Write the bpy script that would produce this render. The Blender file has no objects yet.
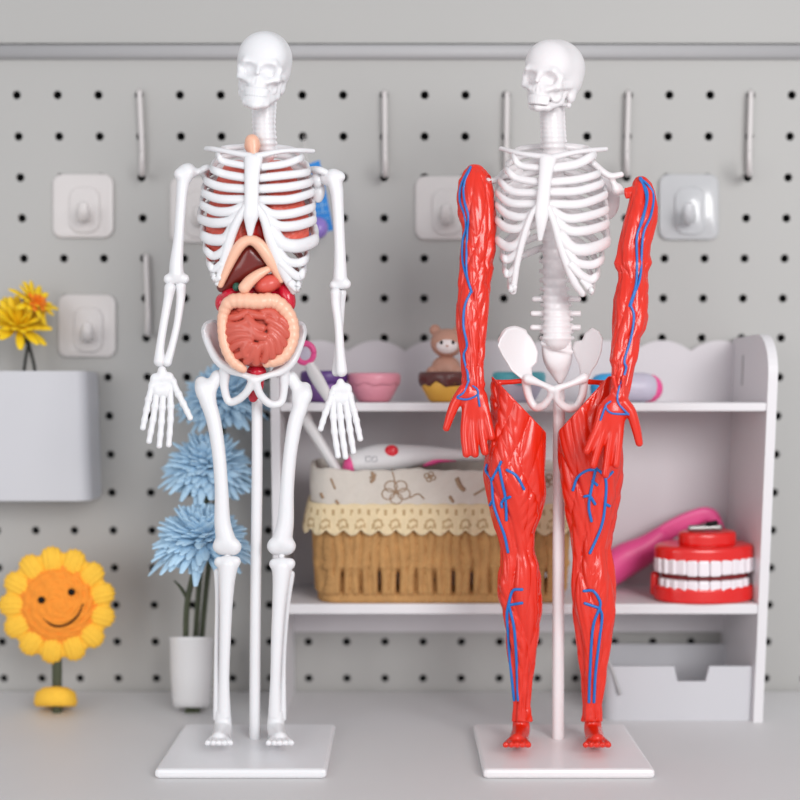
import bpy, math, random
import numpy as np
from mathutils import Vector
random.seed(7); RNG = np.random.default_rng(7)
SC = bpy.context.scene
COL = SC.collection
# ------------------------------------------------------------------ camera
FPX, PY = 1050.0, 527.0
TH = math.atan(0.125); CT, ST = math.cos(TH), math.sin(TH)
HC = 0.230                                   # camera height above the desk
def ray(x, y):
    u = (np.asarray(x, float)-400)/FPX; v = (PY-np.asarray(y, float))/FPX
    dy = CT+v*ST
    return u/dy, (v*CT-ST)/dy
def at(x, y, Y):                              # a point seen at (x, y), Y metres away
    a, b = ray(x, y)
    return np.array([a*Y, Y+0*a, HC+b*Y]).T
class Space:                                  # modelling space: x, y, and d (towards the viewer)
    def __init__(s, Y0): s.Y0 = Y0; s.S = Y0/FPX
    def __call__(s, P):
        P = np.asarray(P, float); return at(P[..., 0], P[..., 1], s.Y0-P[..., 2]*s.S)
class Flat(Space):                            # the same, levelled so that y = yref rests on a flat surface at height z
    def __init__(s, Y0, yref, z): super().__init__(Y0); s.y, s.z = yref, z
    def __call__(s, P):
        V = super().__call__(P); V[..., 2] += s.z-(HC+float(ray(400, s.y)[1])*V[..., 1]); return V
cam = bpy.data.cameras.new('camera'); co = bpy.data.objects.new('camera', cam); COL.objects.link(co)
co.location = (0, 0, HC); co.rotation_euler = (math.pi/2-TH, 0, 0)
cam.sensor_width = 36; cam.lens = FPX/800*36; cam.shift_y = (PY-400)/800
cam.clip_start = 0.02
cam.dof.use_dof = True; cam.dof.focus_distance = 0.645; cam.dof.aperture_fstop = 3.0
SC.camera = co
# ------------------------------------------------------------------ materials
def lin(c):
    return tuple(((v/255)/12.92 if v/255 <= .04045 else ((v/255+.055)/1.055)**2.4) for v in c)+(1,)
def mat(name, rgb, rough=.4, noise=0, nscale=60, coat=0, bump=0, bscale=300, metal=0, trans=0, sss=0, spec=.5):
    m = bpy.data.materials.new(name); m.use_nodes = True
    nt = m.node_tree; b = nt.nodes['Principled BSDF']
    b.inputs['Base Color'].default_value = lin(rgb); b.inputs['Roughness'].default_value = rough
    b.inputs['Coat Weight'].default_value = coat; b.inputs['Coat Roughness'].default_value = .12
    b.inputs['Metallic'].default_value = metal; b.inputs['Transmission Weight'].default_value = trans
    b.inputs['Specular IOR Level'].default_value = spec
    if sss:
        b.inputs['Subsurface Weight'].default_value = sss
        b.inputs['Subsurface Radius'].default_value = (.004, .003, .003); b.inputs['Subsurface Scale'].default_value = .6
    tc = nt.nodes.new('ShaderNodeTexCoord')
    if noise:
        n = nt.nodes.new('ShaderNodeTexNoise'); n.inputs['Scale'].default_value = nscale; n.inputs['Detail'].default_value = 4
        nt.links.new(tc.outputs['Object'], n.inputs['Vector'])
        r = nt.nodes.new('ShaderNodeMapRange'); r.inputs['To Min'].default_value = 1-noise; r.inputs['To Max'].default_value = 1+noise*.6
        nt.links.new(n.outputs['Fac'], r.inputs['Value'])
        mx = nt.nodes.new('ShaderNodeMix'); mx.data_type = 'RGBA'; mx.blend_type = 'MULTIPLY'; mx.inputs['Factor'].default_value = 1
        mx.inputs['A'].default_value = lin(rgb); nt.links.new(r.outputs['Result'], mx.inputs['B'])
        nt.links.new(mx.outputs['Result'], b.inputs['Base Color'])
    if bump:
        n2 = nt.nodes.new('ShaderNodeTexNoise'); n2.inputs['Scale'].default_value = bscale; n2.inputs['Detail'].default_value = 5
        nt.links.new(tc.outputs['Object'], n2.inputs['Vector'])
        bp = nt.nodes.new('ShaderNodeBump'); bp.inputs['Strength'].default_value = bump; bp.inputs['Distance'].default_value = .001
        nt.links.new(n2.outputs['Fac'], bp.inputs['Height']); nt.links.new(bp.outputs['Normal'], b.inputs['Normal'])
    return m
M = dict(
 bone=mat('ivory plastic', (233, 232, 234), .34, .02, 90, .15, .06, 220, sss=.12),
 bone2=mat('warm ivory plastic', (233, 228, 229), .34, .02, 90, .15, .06, 220, sss=.12),
 red=mat('glossy red plastic', (224, 40, 17), .25, .10, 110, .28, .10, 160),
 vein=mat('blue paint', (6, 108, 190), .35, .06, 120, .2),
 lung=mat('lung pink', (234, 104, 86), .45, .10, 160, .1, .2, 300),
 heart=mat('heart red', (196, 24, 20), .3, .08, 100, .3),
 peach=mat('peach plastic', (244, 190, 162), .36, .05, 110, .2, .05, 200, sss=.1),
 liver=mat('liver maroon', (112, 30, 24), .3, .14, 120, .3),
 stomach=mat('stomach pink', (216, 90, 78), .34, .06, 120, .2),
 gut=mat('intestine rose', (206, 92, 76), .36, .08, 130, .2),
 spleen=mat('spleen crimson', (206, 24, 52), .25, .06, 100, .4),
 gall=mat('gall green', (40, 90, 74), .35, .05),
 board=mat('pegboard grey paint', (178, 176, 173), .55, .02, 12, 0, .03, 500),
 rail=mat('rail grey', (178, 176, 177), .5, .02, 20),
 wallgrey=mat('grey darkened for hole shade', (62, 62, 64), .9, .05, 30),  # wall colour darkened to put shade behind the pegboard holes
 wplast=mat('white plastic', (224, 222, 222), .4, .015, 30),
 hookp=mat('hook plastic', (214, 208, 206), .35, .02, 60, .1),
 clear=mat('clear plastic', (236, 236, 238), .22, .01, 40, .7, trans=.4),
 shelf=mat('white painted board', (222, 219, 221), .5, .025, 25),
 shelfback=mat('pale back board', (214, 209, 212), .55, .02, 20),
 desk=mat('desk white', (214, 212, 212), .5, .04, 14),
 bin=mat('bin grey white', (200, 199, 203), .45, .015, 20),
 yellow=mat('yellow petals', (246, 206, 24), .6, .12, 90),
 orange=mat('orange flower heart', (240, 132, 20), .6, .1, 100),
 stem=mat('dark green stem', (72, 78, 58), .7, .2, 120),
 blackstem=mat('black stem', (34, 36, 32), .6, .1, 80),
 blue=mat('pale blue petals', (184, 216, 238), .65, .14, 120),
 yarn=mat('orange yarn', (248, 150, 46), .85, .15, 260, 0, .5, 500),
 yarny=mat('yellow yarn', (252, 196, 62), .85, .12, 260, 0, .5, 500),
 black=mat('black bead', (16, 13, 13), .6, .02, 50, spec=.2),
 wick=mat('wicker brown', (186, 140, 86), .8, .28, 130, 0, .5, 420),
 cloth=mat('linen', (206, 198, 188), .9, .08, 200, 0, .4, 700),
 printb=mat('brown print', (158, 130, 104), .9, .15, 200),
 lace=mat('cream lace', (222, 202, 164), .9, .12, 240, 0, .5, 700),
 laceh=mat('lace openings', (182, 154, 114), .9, .15, 200),
 pink=mat('pink plastic', (238, 84, 150), .45, .05, 60, .1),
 pinkbowl=mat('rose bowl', (226, 150, 166), .45, .05, 80, .1),
 purple=mat('purple bowl', (140, 98, 168), .45, .06, 80, .1),
 purpled=mat('deep purple rim', (92, 56, 128), .45, .06, 80, .1),
 teal=mat('teal rim', (84, 176, 188), .45, .05, 80, .1),
 lilac=mat('grey lilac', (196, 190, 206), .45, .05, 80, .1),
 choco=mat('chocolate brown', (92, 46, 42), .4, .08, 90, .2),
 bun=mat('golden bun', (232, 178, 74), .5, .08, 90),
 brownfur=mat('tan figurine', (190, 142, 122), .5, .06, 90),
 face=mat('pale face', (232, 222, 220), .5, .03, 60),
 toyred=mat('toy red', (220, 26, 22), .28, .05, 60, .3),
 mouth=mat('mouth dark red', (120, 14, 18), .5, .05),
 tooth=mat('tooth white', (236, 228, 232), .3, .03, 60, .2),
 metal=mat('dull metal', (150, 146, 144), .35, .1, 120, metal=.8),
 skyblue=mat('sky blue plastic', (54, 160, 218), .4, .04, 60, .1),
 card=mat('blue card', (20, 128, 206), .45, .08, 60, .1),
 cardw=mat('white print', (160, 205, 236), .5, .03),
 violet=mat('violet ball', (142, 118, 196), .3, .05, 60, .2),
 greyprint=mat('grey print', (150, 150, 156), .6, .03),
 redspot=mat('red button', (222, 30, 48), .35, .04, 60, .2),
)
# ------------------------------------------------------------------ object helpers
def ob(name, V, F, m, parent=None, smooth=True, midx=None):
    V = np.asarray(V, float)
    root = parent
    while root is not None and root.parent is not None: root = root.parent
    if root is not None: off = np.array(root.location)
    else:
        lo, hi = V.min(0), V.max(0); off = np.array([(lo[0]+hi[0])/2, (lo[1]+hi[1])/2, lo[2]])
    me = bpy.data.meshes.new(name)
    me.from_pydata((V-off).tolist(), [], [tuple(int(i) for i in f) for f in F])
    ms = m if isinstance(m, (list, tuple)) else [m]
    for k in ms: me.materials.append(M[k])
    if midx is not None: me.polygons.foreach_set('material_index', np.asarray(midx, np.int32))
    import bmesh
    bm = bmesh.new(); bm.from_mesh(me); bmesh.ops.recalc_face_normals(bm, faces=bm.faces); bm.to_mesh(me); bm.free()
    if smooth: me.polygons.foreach_set('use_smooth', np.ones(len(me.polygons), bool))
    me.update()
    o = bpy.data.objects.new(name, me); COL.objects.link(o)
    if parent is not None: o.parent = parent
    else: o.location = off
    return o
def thing(name, label, cat, loc, group=None):
    o = bpy.data.objects.new(name, None); COL.objects.link(o); o.location = loc; o.empty_display_size = .01
    return tag(o, label, cat, group)
def tag(o, label, cat, group=None):
    o['label'] = label; o['category'] = cat
    if group: o['group'] = group
    return o
class MB:                                     # gathers shapes into one mesh
    def __init__(s): s.V = []; s.F = []; s.I = []; s.n = 0
    def add(s, V, F, mi=0):
        V = np.asarray(V, float).reshape(-1, 3); s.V.append(V); s.F += [tuple(i+s.n for i in f) for f in F]
        s.I += [mi]*len(F); s.n += len(V); return s
    def build(s, name, m, parent=None, smooth=True): return ob(name, np.concatenate(s.V), s.F, m, parent, smooth, s.I)
def catmull(P, n):
    P = np.asarray(P, float); m = len(P)
    if m < 3:
        t = np.linspace(0, 1, n)[:, None]; return P[0]+(P[-1]-P[0])*t
    Q = np.vstack([2*P[0]-P[1], P, 2*P[-1]-P[-2]])
    s = np.linspace(0, m-1, n); i = np.minimum(s.astype(int), m-2); t = (s-i)[:, None]
    a, b, c, d = Q[i], Q[i+1], Q[i+2], Q[i+3]
    return .5*((2*b)+(-a+c)*t+(2*a-5*b+4*c-d)*t*t+(-a+3*b-3*c+d)*t**3)
def tube(pts, rad, n=24, seg=10, flat=1.0, ref=(0, 1, 0), spline=True, caps=True):
    """pts (k,3), rad (k,) -> swept tube with rounded ends; flat scales the second axis."""
    P = np.asarray(pts, float); R = np.asarray(rad, float)
    if R.ndim == 0: R = np.full(len(P), float(R))
    D = np.column_stack([P, R])
    D = catmull(D, n) if spline else D
    P, R = D[:, :3], np.maximum(D[:, 3], .02*max(R))
    T = np.gradient(P, axis=0); T /= np.linalg.norm(T, axis=1)[:, None]+1e-12
    rings = []
    ref = np.asarray(ref, float)
    if caps:
        a = [.95, .7, .35]; k = len(P)
        Pc = [P[0]-T[0]*R[0]*min(flat, 1)*x for x in a]; Rc = [R[0]*math.sqrt(1-x*x) for x in a]
        Pe = [P[-1]+T[-1]*R[-1]*min(flat, 1)*x for x in a[::-1]]; Re = [R[-1]*math.sqrt(1-x*x) for x in a[::-1]]
        P = np.vstack([Pc, P, Pe]); R = np.concatenate([Rc, R, Re]); T = np.vstack([[T[0]]*3, T, [T[-1]]*3])
    ang = np.arange(seg)*2*math.pi/seg
    prev = None
    for p, r, t in zip(P, R, T):
        N = ref-t*ref.dot(t)
        if np.linalg.norm(N) < .15: N = prev if prev is not None else np.array([t[1], t[2], t[0]]); N = N-t*N.dot(t)
        N = N/np.linalg.norm(N); prev = N; B = np.cross(t, N)
        rings.append(p+np.outer(np.cos(ang), N)*r+np.outer(np.sin(ang), B)*r*flat)
    V = np.concatenate(rings); F = []
    for i in range(len(rings)-1):
        for j in range(seg):
            a, b = i*seg+j, i*seg+(j+1) % seg
            F.append((a, b, b+seg, a+seg))
    F.append(tuple(range(seg))[::-1]); F.append(tuple(range((len(rings)-1)*seg, len(rings)*seg)))
    return V, F
def lathe(prof, cx, cy, cd, seg=32, squash=1.0):
    """profile [(r, y)] turned about the vertical axis (x, d plane)."""
    a = np.arange(seg)*2*math.pi/seg; V = []
    for r, y in prof: V.append(np.column_stack([cx+r*np.cos(a), np.full(seg, cy+y), cd+r*np.sin(a)*squash]))
    F = []
    for i in range(len(prof)-1):
        for j in range(seg): F.append((i*seg+j, i*seg+(j+1) % seg, (i+1)*seg+(j+1) % seg, (i+1)*seg+j))
    F.append(tuple(range(seg))); F.append(tuple(range((len(prof)-1)*seg, len(prof)*seg)))
    return np.concatenate(V), F
def ellv(c, r, nu=20, nv=12):
    V = []; F = []
    for i in range(nv+1):
        th = math.pi*(i+.001)/(nv+.002)
        for j in range(nu):
            ph = 2*math.pi*j/nu
            V.append((c[0]+r[0]*math.sin(th)*math.cos(ph), c[1]+r[1]*math.cos(th), c[2]+r[2]*math.sin(th)*math.sin(ph)))
    for i in range(nv):
        for j in range(nu): F.append((i*nu+j, i*nu+(j+1) % nu, (i+1)*nu+(j+1) % nu, (i+1)*nu+j))
    F.append(tuple(range(nu))); F.append(tuple(range(nv*nu, nv*nu+nu)))
    return np.array(V), F
def prism(poly, axis_pts0, axis_pts1):        # two matching outlines -> closed solid
    n = len(axis_pts0); V = np.vstack([axis_pts0, axis_pts1])
    F = [tuple(range(n)), tuple(range(n, 2*n))]+[(i, (i+1) % n, n+(i+1) % n, n+i) for i in range(n)]
    return V, F
def bbox(lo, hi, b=0.0):
    """box with chamfered vertical & horizontal edges (world axes)"""
    lo = np.array(lo, float); hi = np.array(hi, float)
    if b <= 0:
        V = [(x, y, z) for x in (lo[0], hi[0]) for y in (lo[1], hi[1]) for z in (lo[2], hi[2])]
        F = [(0, 1, 3, 2), (4, 6, 7, 5), (0, 4, 5, 1), (2, 3, 7, 6), (0, 2, 6, 4), (1, 5, 7, 3)]
        return np.array(V), F
    rings = []
    for z, i in ((lo[2], b), (lo[2]+b*.3, b*.3), (lo[2]+b, 0), (hi[2]-b, 0), (hi[2]-b*.3, b*.3), (hi[2], b)):
        x0, x1, y0, y1 = lo[0]+i, hi[0]-i, lo[1]+i, hi[1]-i; c = b
        rings.append([(x0+c, y0, z), (x1-c, y0, z), (x1-c*.3, y0+c*.3, z), (x1, y0+c, z), (x1, y1-c, z), (x1-c*.3, y1-c*.3, z), (x1-c, y1, z), (x0+c, y1, z), (x0+c*.3, y1-c*.3, z), (x0, y1-c, z), (x0, y0+c, z), (x0+c*.3, y0+c*.3, z)])
    n = 12; V = np.array(rings).reshape(-1, 3); F = []
    for i in range(5):
        for j in range(n): F.append((i*n+j, i*n+(j+1) % n, (i+1)*n+(j+1) % n, (i+1)*n+j))
    F.append(tuple(range(n))); F.append(tuple(range(5*n, 6*n)))
    return V, F
def rrect(cx, cy, w, h, r, k=6):
    out = []
    for sx, sy, a0 in ((1, 1, 0), (-1, 1, 90), (-1, -1, 180), (1, -1, 270)):
        for i in range(k+1):
            a = math.radians(a0+90*i/k)
            out.append((cx+sx*(w/2-r)+r*math.cos(a), cy+sy*(h/2-r)+r*math.sin(a)))
    return np.array(out)
def slab(outline, d0, d1, bev):               # outline in x,y ; rounded front edge
    c = outline.mean(0); V = []; F = []; n = len(outline)
    for d, s in ((d0, 0), (d1-bev, 0), (d1-bev*.3, .35*bev), (d1, bev)):
        dirv = outline-c; L = np.linalg.norm(dirv, axis=1)[:, None]
        o = outline-dirv/L*s
        V.append(np.column_stack([o, np.full(n, d)]))
    for i in range(3):
        for j in range(n): F.append((i*n+j, i*n+(j+1) % n, (i+1)*n+(j+1) % n, (i+1)*n+j))
    F.append(tuple(range(n))); F.append(tuple(range(3*n, 4*n)))
    return np.concatenate(V), F
# ------------------------------------------------------------------ signed distance modelling
def smin(a, b, k):
    if k <= 0: return np.minimum(a, b)
    h = np.clip(.5+.5*(b-a)/k, 0, 1); return b+(a-b)*h-k*h*(1-h)
def smax(a, b, k): return -smin(-a, -b, k)
class SDF:
    def __init__(s, lo, hi, h=1.0):
        s.lo = np.array(lo, float); s.h = h
        s.n = np.ceil((np.array(hi, float)-s.lo)/h).astype(int)+1
        s.ax = [s.lo[i]+h*np.arange(s.n[i]) for i in range(3)]
        s.F = np.full(s.n, 50.0, np.float32)
    def blk(s, lo, hi, pad):
        a = np.clip(np.floor((np.array(lo)-pad-s.lo)/s.h).astype(int), 0, s.n)
        b = np.clip(np.ceil((np.array(hi)+pad-s.lo)/s.h).astype(int)+1, 0, s.n)
        sl = tuple(slice(i, j) for i, j in zip(a, b))
        X, Y, Z = np.meshgrid(*[s.ax[i][sl[i]] for i in range(3)], indexing='ij')
        return sl, X, Y, Z
    def put(s, sl, D, k, sub):
        if D.size == 0: return
        s.F[sl] = smax(s.F[sl], -D, k) if sub else smin(s.F[sl], D, k)
    def cap(s, a, b, r1, r2=None, k=2.0, sub=False):
        r2 = r1 if r2 is None else r2; a = np.array(a, float); b = np.array(b, float)
        sl, X, Y, Z = s.blk(np.minimum(a, b), np.maximum(a, b), max(r1, r2)+k*2+3)
        ba = b-a; q = ba.dot(ba)+1e-9
        t = np.clip(((X-a[0])*ba[0]+(Y-a[1])*ba[1]+(Z-a[2])*ba[2])/q, 0, 1)
        D = np.sqrt((X-a[0]-t*ba[0])**2+(Y-a[1]-t*ba[1])**2+(Z-a[2]-t*ba[2])**2)-(r1+(r2-r1)*t)
        s.put(sl, D, k, sub); return s
    def chain(s, P, k=2.0, n=0):
        P = np.asarray(P, float)
        if len(P) > 2: P = catmull(P, n or max(10, 6*len(P)))
        P[:, 3] = np.maximum(P[:, 3], .3); m = P[:, 3].max()+2*k+3
        sl, X, Y, Z = s.blk(P[:, :3].min(0), P[:, :3].max(0), m)
        D = np.full(X.shape, 50., np.float32)
        for p, q in zip(P[:-1], P[1:]):
            lo = np.floor((np.minimum(p[:3], q[:3])-m-np.array([X[0, 0, 0], Y[0, 0, 0], Z[0, 0, 0]]))/s.h).astype(int) if X.size else 0
            if not X.size: break
            hi = np.ceil((np.maximum(p[:3], q[:3])+m-np.array([X[0, 0, 0], Y[0, 0, 0], Z[0, 0, 0]]))/s.h).astype(int)+1
            w = tuple(slice(max(0, int(i)), max(0, int(j))) for i, j in zip(lo, hi))
            ba = q[:3]-p[:3]; qq = ba.dot(ba)+1e-9; x, y, z = X[w]-p[0], Y[w]-p[1], Z[w]-p[2]
            t = np.clip((x*ba[0]+y*ba[1]+z*ba[2])/qq, 0, 1)
            D[w] = np.minimum(D[w], np.sqrt((x-t*ba[0])**2+(y-t*ba[1])**2+(z-t*ba[2])**2)-(p[3]+(q[3]-p[3])*t))
        s.put(sl, D, k, False)
        return s
    def plate(s, poly, dfun, th, k=2.0, r=1.5):
        poly = np.asarray(poly, float); n = len(poly)
        sl, X, Y, Z = s.blk((poly[:, 0].min(), poly[:, 1].min(), s.ax[2][0]), (poly[:, 0].max(), poly[:, 1].max(), s.ax[2][-1]), 6)
        x, y = X[:, :, 0], Y[:, :, 0]; d = np.full(x.shape, 1e9); sg = np.ones(x.shape)
        for i in range(n):
            a, b = poly[i], poly[i-1]; e = b-a; wx, wy = x-a[0], y-a[1]
            t = np.clip((wx*e[0]+wy*e[1])/(e@e+1e-9), 0, 1); d = np.minimum(d, (wx-e[0]*t)**2+(wy-e[1]*t)**2)
            c1, c2, c3 = y >= a[1], y < b[1], e[0]*wy > e[1]*wx
            sg = np.where((c1 & c2 & c3) | (~c1 & ~c2 & ~c3), -sg, sg)
        D2 = (sg*np.sqrt(d))[:, :, None]
        s.put(sl, smax(D2+0*Z, np.abs(Z-dfun(X, Y))-th, r), k, False); return s
    def ell(s, c, r, k=2.0, sub=False, R=None):
        c = np.array(c, float); r = np.array(r, float); m = max(r)+k*2+3
        sl, X, Y, Z = s.blk(c, c, m)
        X, Y, Z = X-c[0], Y-c[1], Z-c[2]
        if R is not None: X, Y, Z = [R[0, i]*X+R[1, i]*Y+R[2, i]*Z for i in range(3)]
        k0 = np.sqrt((X/r[0])**2+(Y/r[1])**2+(Z/r[2])**2); k1 = np.sqrt((X/r[0]**2)**2+(Y/r[1]**2)**2+(Z/r[2]**2)**2)+1e-6
        s.put(sl, k0*(k0-1)/k1, k, sub); return s
    def grid(s): return np.meshgrid(*s.ax, indexing='ij')
    def mesh(s):
        F = s.F; n = F.shape
        F = F.copy()
        for ax in range(3):
            idx = [slice(None)]*3
            for e in (0, -1): idx[ax] = e; F[tuple(idx)] = np.maximum(F[tuple(idx)], .01)
        ins = F < 0
        cnt = np.zeros((n[0]-1, n[1]-1, n[2]-1), np.int8); 
        off = [(i, j, k) for i in (0, 1) for j in (0, 1) for k in (0, 1)]
        for i, j, k in off: cnt += ins[i:n[0]-1+i, j:n[1]-1+j, k:n[2]-1+k]
        act = np.argwhere((cnt > 0) & (cnt < 8))
        idm = np.full(cnt.shape, -1, np.int64); idm[tuple(act.T)] = np.arange(len(act))
        sm = np.zeros((len(act), 3)); c = np.zeros(len(act))
        for ax in range(3):
            o2 = [a for a in range(3) if a != ax]
            for u in (0, 1):
                for v in (0, 1):
                    p = act.copy(); p[:, o2[0]] += u; p[:, o2[1]] += v; q = p.copy(); q[:, ax] += 1
                    f0, f1 = F[tuple(p.T)], F[tuple(q.T)]; w = (f0 < 0) != (f1 < 0)
                    t = np.where(w, f0/(f0-f1+1e-12*(~w)), 0)
                    pt = p.astype(float); pt[:, ax] += t
                    sm[w] += pt[w]; c[w] += 1
        V = s.lo+sm/c[:, None]*s.h
        Q = []
        for ax in range(3):
            o2 = [a for a in range(3) if a != ax]
            a = [slice(None)]*3; b = [slice(None)]*3; a[ax] = slice(0, n[ax]-1); b[ax] = slice(1, n[ax])
            ch = np.argwhere(ins[tuple(a)] != ins[tuple(b)])
            ok = (ch[:, o2[0]] > 0) & (ch[:, o2[1]] > 0) & (ch[:, o2[0]] < n[o2[0]]-1) & (ch[:, o2[1]] < n[o2[1]]-1); ch = ch[ok]
            qs = []
            for u, v in ((-1, -1), (0, -1), (0, 0), (-1, 0)):
                p = ch.copy(); p[:, o2[0]] += u; p[:, o2[1]] += v; qs.append(idm[tuple(p.T)])
            Q.append(np.column_stack(qs))
        return V, np.concatenate(Q)
    def top(s, x, y):                         # nearest surface depth at (x, y)
        i = int(round((x-s.lo[0])/s.h)); j = int(round((y-s.lo[1])/s.h))
        best = None
        for di in (0, -1, 1, -2, 2, -3, 3, -4, 4):
            ii = min(max(i+di, 0), s.n[0]-1); jj = min(max(j, 0), s.n[1]-1)
            w = np.nonzero(s.F[ii, jj] < 0)[0]
            if len(w):
                k = w[-1]; f0 = float(s.F[ii, jj, k]); f1 = float(s.F[ii, jj, min(k+1, s.n[2]-1)])
                return s.lo[2]+s.h*(k+(f0/(f0-f1) if f1 > f0 else 0))
        return 0.0
def rotm(yaw=0, pitch=0, roll=0):
    a, b, c = map(math.radians, (yaw, pitch, roll))
    Ry = np.array([[math.cos(a), 0, math.sin(a)], [0, 1, 0], [-math.sin(a), 0, math.cos(a)]])
    Rx = np.array([[1, 0, 0], [0, math.cos(b), -math.sin(b)], [0, math.sin(b), math.cos(b)]])
    Rz = np.array([[math.cos(c), -math.sin(c), 0], [math.sin(c), math.cos(c), 0], [0, 0, 1]])
    return Rz @ Ry @ Rx
# ================================================================== the two anatomical models
SK = Space(0.661)
def base_loc(x): p = at(x, 752, 0.661); return (float(p[0]), 0.661, 0.0)
def part(name, vf, m, parent, sp=SK): return ob(name, sp(vf[0]), vf[1], m, parent)
def make_skull(root, cx, cy, cd, yaw, pitch, roll, m, jaw=True, sc=1.0):
    R = rotm(yaw, pitch, roll); C = np.array([cx, cy, cd], float)
    L = lambda x, y, d: C+R @ np.array([x, y, d])*sc
    s = SDF((cx-48, cy-46, cd-62), (cx+48, cy+60, cd+58), .8)
    E = lambda c, r, k=3, sub=False: s.ell(L(*c), np.array(r)*sc, k, sub, R)
    K = lambda a, b, r1, r2=None, k=3, sub=False: s.cap(L(*a), L(*b), r1*sc, (r1 if r2 is None else r2)*sc, k, sub)
    E((0, -2, -12), (27.5, 29, 33)); E((0, -5, 8), (23, 23, 18), 8); E((0, 11, -13), (26, 20, 23), 5); E((0, 17, 3), (17.5, 14, 14), 5)
    K((-14, 3, 21.5), (14, 3, 21.5), 3.6, k=4); K((-14, 3, 21), (-20, 9, 15), 3.2); K((14, 3, 21), (20, 9, 15), 3.2)
    E((0, 23, 15), (11.5, 13, 12), 4); K((0, 5, 23), (0, 14, 28), 2.6, 2.4)
    for sx in (-1, 1):
        K((sx*20, 9, 15), (sx*18, 18, 17), 3, 3.4); K((sx*18, 18, 17), (sx*9, 22, 22), 3.6, 3)
        K((sx*18, 18, 16), (sx*21.5, 16, -2), 3.4, 2.6); E((sx*13, 27, 8), (6, 8, 9), 3); E((sx*19, 24, -12), (5, 8, 6))
        K((sx*14, 22, 14), (sx*13, 30, 10), 4, 3)
    for sx in (-1, 1):
        E((sx*10.6, 11, 27), (7.4, 6.4, 9), 2.5, True); E((sx*35, 10, 12), (9.5, 11, 13), 6, True)
        K((sx*1.9, 19, 28), (sx*2.9, 24, 28), 1.7, 2.3, 1, True)
        E((sx*18.5, 28, 18), (5, 5, 7), 3, True)
    for i in range(-5, 6):                    # upper teeth
        a = i*.2; x, d = 11*math.sin(a)*1.15, 15+12*math.cos(a)-1
        K((x, 30, d), (x*.97, 36.5, d), 1.7, 1.5, .8)
    sk = part('skull', s.mesh(), m, root)
    if jaw:
        s = SDF((cx-48, cy-10, cd-40), (cx+48, cy+64, cd+58), .8)
        for sx in (-1, 1):
            K((sx*18.5, 20, -3), (sx*16.5, 34, 1), 3.4, 4); K((sx*16.5, 34, 1), (sx*9, 43.5, 17), 4, 4.2); K((sx*9, 43.5, 17), (0, 45.5, 22), 4.2, 4.4)
            K((sx*13.5, 37, 9), (sx*7, 40, 20), 3.4, 3.4); K((sx*14, 31, 6), (sx*9, 36, 17), 4, 3.6)
        E((0, 45.5, 21), (8.5, 4.8, 5.5)); E((0, 38, 9), (11, 6, 11), 3)
        for i in range(-4, 5):
            a = i*.22; x, d = 10*math.sin(a)*1.15, 14+11.5*math.cos(a)
            K((x, 37.6, d), (x, 42, d), 1.4, 1.8, .8)
        part('mandible', s.mesh(), m, sk)
    return sk
def make_spine(root, P, m, trans):
    """P rows x,y,d,r: one bumped vertebra about every 7 units"""
    P = np.asarray(P, float); L = np.sum(np.linalg.norm(np.diff(P[:, :3], axis=0), axis=1)); n = int(L/7.6)
    Q = catmull(P, n)
    s = SDF(P[:, :3].min(0)-24, P[:, :3].max(0)+24, 1.0)
    for i, (x, y, d, r) in enumerate(Q):
        s.ell((x, y, d), (r, 4.6, r*.85), 2.5)
        s.cap((x, y, d-r*.6), (x, y+3, d-r-7), 2.6, 1.8, 2)
        s.cap((x-r*.6, y+1, d-r*.5), (x-r, y, d-r*.7), 2.4, 2.2, 2.5); s.cap((x+r*.6, y+1, d-r*.5), (x+r, y, d-r*.7), 2.4, 2.2, 2.5)
    s.chain([(a, b, c-1, e*.84) for a, b, c, e in Q], 2)
    for x, y, d, w in trans: s.cap((x-w, y, d), (x+w, y, d), 2.9, 2.9, 1)
    return part('spine', s.mesh(), m, root)
def make_rib(root, path, xc, hw, dm, sp, m, r=3.6, front_only=False, free=False):
    r = r*1.06+.35
    """path: front run from the side (x,y) to the breastbone; then wrapped back to the spine"""
    path = np.asarray(path, float); side = np.sign(path[0, 0]-xc); xl, yl = path[0]
    dd = lambda x: dm*math.sqrt(max(.02, 1-((x-xc)/(hw+1.5))**2))
    pts = [(xc+side*9, sp[1], sp[2]-6, r*.85), (xc+side*hw*.55, sp[1]+(yl-sp[1])*.25, -36, r*.9), (xl-side*4, yl-(yl-sp[1])*.42, -22, r*.95), (xl-side*1.2, yl-(yl-sp[1])*.12, -6, r)]
    for i, (x, y) in enumerate(path): pts.append((x-(side*2.5 if i == 0 else 0), y, dd(x)+(3 if i == 0 else 0), r*(1.05 if i else 1)))
    if free: pts[-1] = pts[-1][:3]+(r*.6,)
    P = np.array(pts)
    return part('rib', tube(P[:, :3], P[:, 3], 40, 10, .62), m, root)
def bone(name, root, P, m, extra=(), h=.8, k=3, n=0, plates=()):
    P = np.asarray(P, float); A = [p for p in P]+[q for e in extra for q in e]
    A = np.array(A); pad = A[:, 3].max()+6
    s = SDF(A[:, :3].min(0)-pad, A[:, :3].max(0)+pad, h)
    s.chain(P, k, n)
    for e in extra: s.chain(e, k)
    return part(name, s.mesh(), m, root), s
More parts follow.
